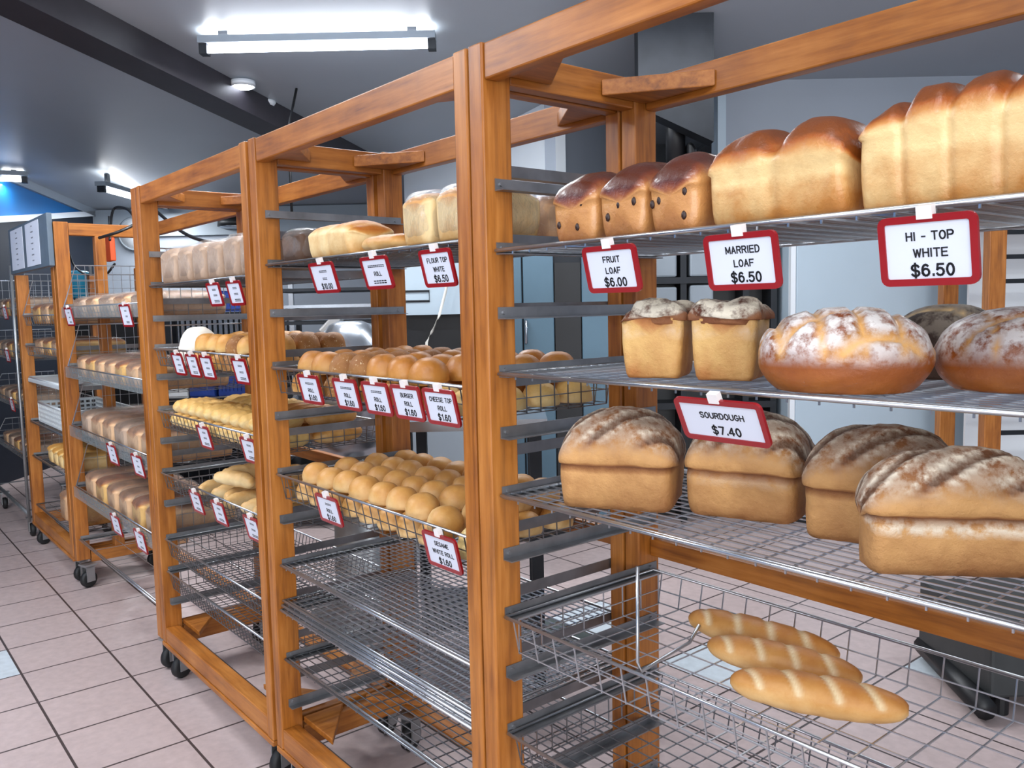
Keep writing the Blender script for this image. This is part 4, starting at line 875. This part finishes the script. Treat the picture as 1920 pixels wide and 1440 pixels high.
# crates behind the third rack
def crate(label, px0, px1, py0, py1, v, mat='crate_blue', cat='crate', group='plastic crates behind the third rack', z0=None):
    b = bx(px0, px1, py0, py1, v, .36); w2 = (b[1] - b[0]) / 2; h = b[5] - b[4]
    t = rthing('plastic_crate', label, cat, (b[0] + b[1]) / 2, v + .18, b[4] if z0 is None else z0, 0, group)
    part('base', MB().box(-w2, w2, -.17, .17, 0, .012), M[mat], t)
    for y in (-.17, .17):
        m = MB(); m.box(-w2, w2, y - .006, y + .006, .012, h * .28); m.box(-w2, w2, y - .006, y + .006, h * .72, h)
        for k in range(7): x = -w2 + .012 + (2 * w2 - .024) * k / 6; m.box(x - .011, x + .011, y - .006, y + .006, h * .28, h * .72)
        part('side_panel', m, M[mat], t)
    for x in (-w2 + .006, w2 - .006): part('end_panel', MB().box(x - .006, x + .006, -.163, .163, .012, h), M[mat], t)
    part('rim', MB().tube([(-w2, -.17, h), (w2, -.17, h), (w2, .17, h), (-w2, .17, h)], .009, 6, True), M['white_plastic' if mat != 'crate_blue' else 'crate_blue'], t, True); return t
# steel shelving that carries them
b = bx(292, 520, 470, 900, 5.6, .5, 0, 1.95); hw = (b[1] - b[0]) / 2
zs = [uvz(400, y, 5.6)[2] for y in (868, 746, 585)]
t = rthing('steel_shelving', 'dark steel shelving unit behind the third rack, carrying blue crates', 'shelving', (b[0] + b[1]) / 2, 5.85)
for x in (-hw, hw):
    for y in (-.22, .22): part('upright', MB().box(x - .015, x + .015, y - .015, y + .015, 0, 1.35), M['dark_metal'], t)
for z in zs: part('shelf', MB().box(-hw + .016, hw - .016, -.235, .235, z - .03, z - .002), M['dark_metal'], t)
crate('blue crate with a pale rim, beside the post under the grain loaves', 303, 342, 546, 584, 5.62, z0=zs[2]); crate('second blue crate under the grain loaves, wider', 352, 402, 545, 584, 5.62, z0=zs[2]); crate('blue crate under the two grain loaf tags', 408, 462, 548, 584, 5.62, z0=zs[2])
crate('blue crate low behind the cheese rolls, beside the pale box', 356, 400, 702, 745, 5.62, z0=zs[1]); crate('dark blue crate low behind the cheese rolls, nearer the post', 410, 458, 705, 745, 5.62, z0=zs[1])
crate('pale box on the steel shelving beside the low blue crate', 306, 348, 684, 745, 5.62, 'white_plastic', 'box', z0=zs[1])
crate('pale box at the bottom of the steel shelving behind the twisted rolls', 318, 350, 818, 867, 5.62, 'white_plastic', 'box', z0=zs[0])
# corrugated pale panel behind the floury roll
t = rthing('radiator_panel', 'ribbed grey panel standing behind the floury roll', 'panel', uvz(440, 620, 6.6)[0], 6.62)
m = MB(); 
for k in range(24): m.box(-.5 + k * .042, -.5 + k * .042 + .026, -.02, .02, .9, 1.3)
part('ribs', m, M['stainless'], t); part('backing', MB().box(-.51, .51, .021, .04, .0, 1.3), M['dark_metal'], t)
# tray rack with dark trays behind the round roll rack
b = bx(515, 706, 470, 900, 5.0, .6, 0, 1.62); hw = (b[1] - b[0]) / 2
t = rthing('tray_trolley', 'dark steel trolley stacked with baking trays behind the round roll rack', 'trolley', (b[0] + b[1]) / 2, 5.3)
for x in (-hw, hw):
    for y in (-.28, .28): part('upright', MB().box(x - .015, x + .015, y - .015, y + .015, .06, 1.6), M['stainless'], t)
for k in range(15): z = .16 + k * .098; part('tray', MB().box(-hw + .016, hw - .016, -.29, .29, z, z + .018), M['dark_metal' if k % 3 else 'stainless'], t)
for x in (-hw, hw):
    for y in (-.28, .28): part('caster', MB().lathe([(.02, -.012), (.03, -.01), (.03, .01), (.02, .012)], 14).rot(Matrix.Rotation(D90, 4, 'Y')).rot(Matrix.Translation((x, y, .03))), M['rubber'], t, True)
# mixer
b = uvz(645, 690, 3.3); mxz = uvz(645, 660, 3.3)[2]
t = rthing('dough_mixer', 'rounded silver dough mixer behind the brown and grain rolls', 'mixer', b[0], 3.45)
part('bowl', MB().lathe([(.12, .72), (.17, .78), (.2, .9), (.205, 1.0), (.2, 1.01)], 28), M['stainless'], t, True)
part('pedestal', MB().lathe([(.22, 0), (.22, .05), (.1, .1), (.09, .719)], 20), M['zinc'], t, True)
m = MB().lathe([(.165, 1.011), (.16, 1.12), (.13, 1.2), (.085, 1.26), (.05, 1.275)], 28); part('guard', m, M['stainless'], t, True)
part('arm', MB().prism([(-.11, .0, 1.18), (-.03, .0, 1.28), (-.05, .0, 1.32), (-.13, .0, 1.24)], (0, .06, 0)), M['zinc'], t, bevel=.008); part('handle', MB().tube([(.1, -.02, 1.19), (.17, -.04, 1.22)], .012, 8), M['zinc'], t, True)
# white sheet panel with black control strip on the partition, dark cavity below
def room_panel(name, label, cat, px0, px1, py0, py1, v, mat, dep=.06, z0=None): return solo(name, MB().box(*bx(px0, px1, py0, py1, v, dep, z0)), M[mat], label, cat, room=True)
t = rthing('oven_cabinet', 'pale grey oven with a dark open mouth behind the white bagged loaves', 'oven', uvz(812, 600, 4.3)[0], 4.6)
b = bx(762, 862, 470, 900, 4.3, .6, 0); hw = (b[1] - b[0]) / 2; zz = [uvz(812, y, 4.3)[2] for y in (476, 590, 672)]
part('upper_panel', MB().box(-hw, hw, -.3, .3, zz[1], zz[0]), M['panel_white'], t); part('dark_mouth', MB().box(-hw, hw, -.25, .3, zz[2] - .12, zz[1] - .001), M['black'], t); part('base', MB().box(-hw, hw, -.3, .3, 0, zz[2] - .121), M['grey_paint'], t)
part('control_strip', MB().box(hw + .001, hw + .04, -.3, .2, zz[2], zz[0]), M['black'], t)
for k in range(4): part('button', MB().box(hw + .012, hw + .03, -.308, -.301, zz[1] + .04 + k * .075, zz[1] + .07 + k * .075), M['white_plastic'], t)
part('bracket', MB().tube([(-hw * .9, -.302, zz[1] + .12), (-hw * .1, -.302, zz[1] + .12), (-hw * .1, -.302, zz[1] + .07), (-hw * .9, -.302, zz[1] + .07)], .006, 5), M['dark_metal'], t)
q = [uvz(848, 470, 4.26), uvz(843, 510, 4.25), uvz(836, 545, 4.25), uvz(824, 590, 4.24), uvz(810, 622, 4.24), uvz(800, 642, 4.24), uvz(797, 720, 4.24)]
solo('rope', MB().tube(q, .007, 7), M['cord_white'], 'white cord hanging down behind the cheese roll end of the rack', 'rope', room=True, smooth=True)
b = bx(768, 884, 790, 980, 2.75, .5, 0); hw = (b[1] - b[0]) / 2 + .15
t = rthing('steel_bench', 'grey stainless bench behind the heaped dinner rolls', 'bench', (b[0] + b[1]) / 2 + .1, 3.05)
part('worktop', MB().box(-hw, hw, -.28, .28, b[5] - .035, b[5]), M['stainless'], t)
for x in (-hw + .04, hw - .04):
    for y in (-.24, .24): part('leg', MB().box(x - .02, x + .02, y - .02, y + .02, 0, b[5] - .036), M['dark_metal'], t)
part('lower_shelf', MB().box(-hw + .062, hw - .062, -.2, .2, .2, .22), M['dark_metal'], t)
# blue-grey cool room doors seen through the first rack
bz = uvz(1040, 840, 4.6)
b = bx(955, 1156, 470, 850, 4.6, .5, 0); hw = (b[1] - b[0]) / 2; W_ = b[1] - b[0]
t = rthing('cool_room_cabinet', 'blue-grey upright cool cabinet with a dark gap between its doors', 'cabinet', (b[0] + b[1]) / 2, 4.87)
ztop_ = uvz(1040, 420, 4.6)[2]
part('body', MB().box(-hw, hw, -.22, .25, .02, ztop_), M['dark_metal'], t)
f = lambda px: -hw + W_ * (px - 955) / 201
for x0, x1 in ((955, 984), (986.5, 1042), (1093, 1156)):
    dd = part('door', MB().box(f(x0), f(x1), -.25, -.221, .08, ztop_), M['panel_blue'], t, bevel=.004)
    if x0 == 986.5: part('handle', MB().tube([(f(990), -.252, 1.12), (f(990), -.29, 1.12), (f(990), -.29, 1.24), (f(990), -.252, 1.24)], .009, 7), M['stainless'], dd, True)
part('recess', MB().box(f(1044), f(1091), -.24, -.221, .08, uvz(1060, 492, 4.6)[2]), M['black'], t)
# dark shelves with pale boxes, hood, flue
b = bx(1180, 1455, 440, 900, 5.0, .25, 0, uvz(1300, 440, 5.0)[2]); hw = (b[1] - b[0]) / 2; W_ = b[1] - b[0]
t = rthing('dark_shelving', 'dark open shelving with pale boxes behind the flour-topped loaves', 'shelving', (b[0] + b[1]) / 2, 5.1)
g = lambda px: -hw + W_ * (px - 1180) / 275; zq = lambda py: uvz(1300, py, 5.0)[2]
part('back_panel', MB().box(-hw, hw, .08, .1, 0, b[5]), M['black'], t)
for px in (1183, 1284, 1400, 1452): part('upright', MB().box(g(px) - .018, g(px) + .018, -.1, .079, 0, b[5]), M['dark_metal'], t)
for py in (525, 640, 760, 880): part('shelf', MB().box(-hw, hw, -.11, .079, zq(py) - .02, zq(py) + .018), M['dark_metal'], t)
for px0, px1, py0, py1, pl in ((1226, 1272, 462, 522, 'upper pale box on the dark shelving by the rack post'), (1226, 1272, 537, 600, 'lower pale box on the dark shelving by the rack post'), (1296, 1338, 468, 522, 'grey-green box on the upper dark shelf behind the tag'), (1296, 1340, 534, 598, 'round-topped grey tub on the dark shelving')):
    z0 = zq(525) + .019 if py1 < 530 else zq(640) + .019
    solo('storage_box', MB().box(b[0] + hw + g(px0), b[0] + hw + g(px1), 5.0, 5.16, z0, zq(py0)), M['grey_paint'], pl, 'box', 'boxes on the dark shelving', room=True, bevel=.012)
hz0 = uvz(1345, 262, 4.3)[2]; h0 = uvz(1200, 200, 4.3)[0]; h1 = uvz(1343, 200, 4.3)[0]
t = rthing('extraction_hood', 'dark metal extraction hood up near the ceiling behind the fruit loaves', 'hood', (h0 + h1) / 2, 4.75, hz0)
hw = (h1 - h0) / 2; part('canopy', MB().prism([(-hw, -.4, .18), (hw, -.4, .0), (hw, -.4, ceil_z(4.35) - hz0 - .002), (-hw, -.4, ceil_z(4.35) - hz0 - .002)], (0, .12, 0)), M['dark_metal'], t)
part('side', MB().box(hw - .02, hw, -.279, .4, .02, ceil_z(5.2) - hz0 - .05), M['dark_metal'], t)
fx = uvz(1268, 280, 4.6)
t = rthing('flue_motor', 'black flue pipe and motor hanging below the hood', 'flue', fx[0], 4.62, uvz(1285, 318, 4.6)[2])
part('pipe', MB().lathe([(.052, .0), (.052, .42)], 20), M['black'], t, True); part('collar', MB().lathe([(.03, .421), (.03, .6)], 14), M['zinc'], t, True)
part('motor', MB().prism([(.053, -.07, 0), (.1, -.07, .0), (.1, -.07, .1), (.085, -.07, .13), (.053, -.07, .14)], (0, .14, 0)), M['black'], t, bevel=.02)
# tall pale fridge door behind the cobs
b = bx(1480, 1856, 430, 1000, 4.85, .4, 0, 1.75); hw = (b[1] - b[0]) / 2
t = rthing('tall_fridge', 'tall pale blue-white fridge standing behind the cob loaves', 'fridge', (b[0] + b[1]) / 2, 5.06)
part('cabinet', MB().box(-hw, hw, -.16, .19, .04, 1.8), M['panel_white'], t, bevel=.006)
part('door', MB().box(-hw + .03, hw - .03, -.2, -.161, .12, 1.78), M['panel_white'], t, bevel=.008); part('edge_trim', MB().box(-hw, -hw + .028, -.2, -.161, .1, 1.79), M['white_paint'], t); part('edge_trim', MB().box(hw - .028, hw, -.2, -.161, .1, 1.79), M['white_paint'], t)
part('plinth', MB().box(-hw + .03, hw - .03, -.14, .17, 0, .039), M['black'], t)
# spare wooden rack at the back right
a0 = uvz(1852, 600, 4.2)[0]; a1 = uvz(1884, 600, 4.2)[0]; W_ = 1.0
t = rthing('wooden_bread_rack', 'spare wooden rack with dark rails beyond the fridge, by the frame edge', 'rack', a0 + W_ / 2, 4.45)
for x0 in (-W_ / 2, W_ / 2 - (a1 - a0)):
    for y in (-.25, .19): part('post', MB().box(x0, x0 + a1 - a0, y, y + .06, .0, 1.74), M['wood_z'], t, bevel=.003)
for z in (.4, .62, .78, .94, 1.1, 1.24, 1.38, 1.5, 1.62): part('rail', MB().box(-W_ / 2 + (a1 - a0) + .001, W_ / 2 - (a1 - a0) - .001, -.24, -.22, z, z + .022), M['dark_metal'], t)
part('top_beam', MB().box(-W_ / 2, W_ / 2, -.25, .25, 1.741, 1.79), M['wood_x'], t, bevel=.003)
part('side_panel', MB().box(-W_ / 2 + (a1 - a0) + .03, W_ / 2 - (a1 - a0) - .03, .14, .16, .3, 1.7), M['white_paint'], t)
# dark machine foot low on the right
f0 = uvz(1870, 1230, 2.5)
t = rthing('machine_base', 'dark grey machine base on the floor under the baguette basket, right side', 'machine', f0[0] + .3, 2.75)
part('body', MB().box(-.3, .35, -.22, .25, .07, .3), M['floor_dark'], t, bevel=.01); part('foot_bar', MB().tube([(-.33, -.25, .05), (-.28, .25, .05)], .035, 10), M['black'], t, True)
for x, y in ((-.24, -.17), (.3, -.17), (.3, .2), (-.2, .2)): part('foot', MB().lathe([(.025, 0), (.025, .069)], 12, (x, y, 0)), M['black'], t)

# ------------------------------------------------------------------ daylight, camera, colour
def area(name, u, v, z, su, sv, e, col, rx, rz=0):
    li = bpy.data.lights.new(name, 'AREA'); li.shape = 'RECTANGLE'; li.size = su; li.size_y = sv; li.energy = e; li.color = col
    p = CAM.xy.to_3d() + RV * u + FV * v + Vector((0, 0, z)); return link(name, li, None, p, (rx, 0, YAW + rz))
area('window_daylight', (U0 + U1) / 2, V0 - .12, 1.55, U1 - U0 - 1.1, 2.0, 190, (.93, .97, 1), D90)
w_ = bpy.data.worlds.new('World'); bpy.context.scene.world = w_; w_.use_nodes = True
w_.node_tree.nodes['Background'].inputs['Color'].default_value = (.8, .88, 1, 1); w_.node_tree.nodes['Background'].inputs['Strength'].default_value = .9
cam = bpy.data.cameras.new('Camera'); cam.sensor_width = 36; cam.lens = FPX / 1920 * 36; cam.clip_start = .02
co = bpy.data.objects.new('Camera', cam); C.objects.link(co)
r_, d_, f_ = (Vector(q) for q in MR)
mt = Matrix.Identity(4)
for i in range(3): mt[i][0] = r_[i]; mt[i][1] = -d_[i]; mt[i][2] = -f_[i]; mt[i][3] = CAM[i]
co.matrix_world = mt
sc = bpy.context.scene; sc.camera = co
sc.view_settings.view_transform = 'Standard'; sc.view_settings.look = 'None'; sc.view_settings.gamma = 1; sc.view_settings.exposure = .3; sc.view_settings.use_curve_mapping = False
sc.cycles.max_bounces = 8; sc.cycles.transparent_max_bounces = 24; sc.cycles.caustics_reflective = False; sc.cycles.caustics_refractive = False
sc.cycles.use_denoising = True
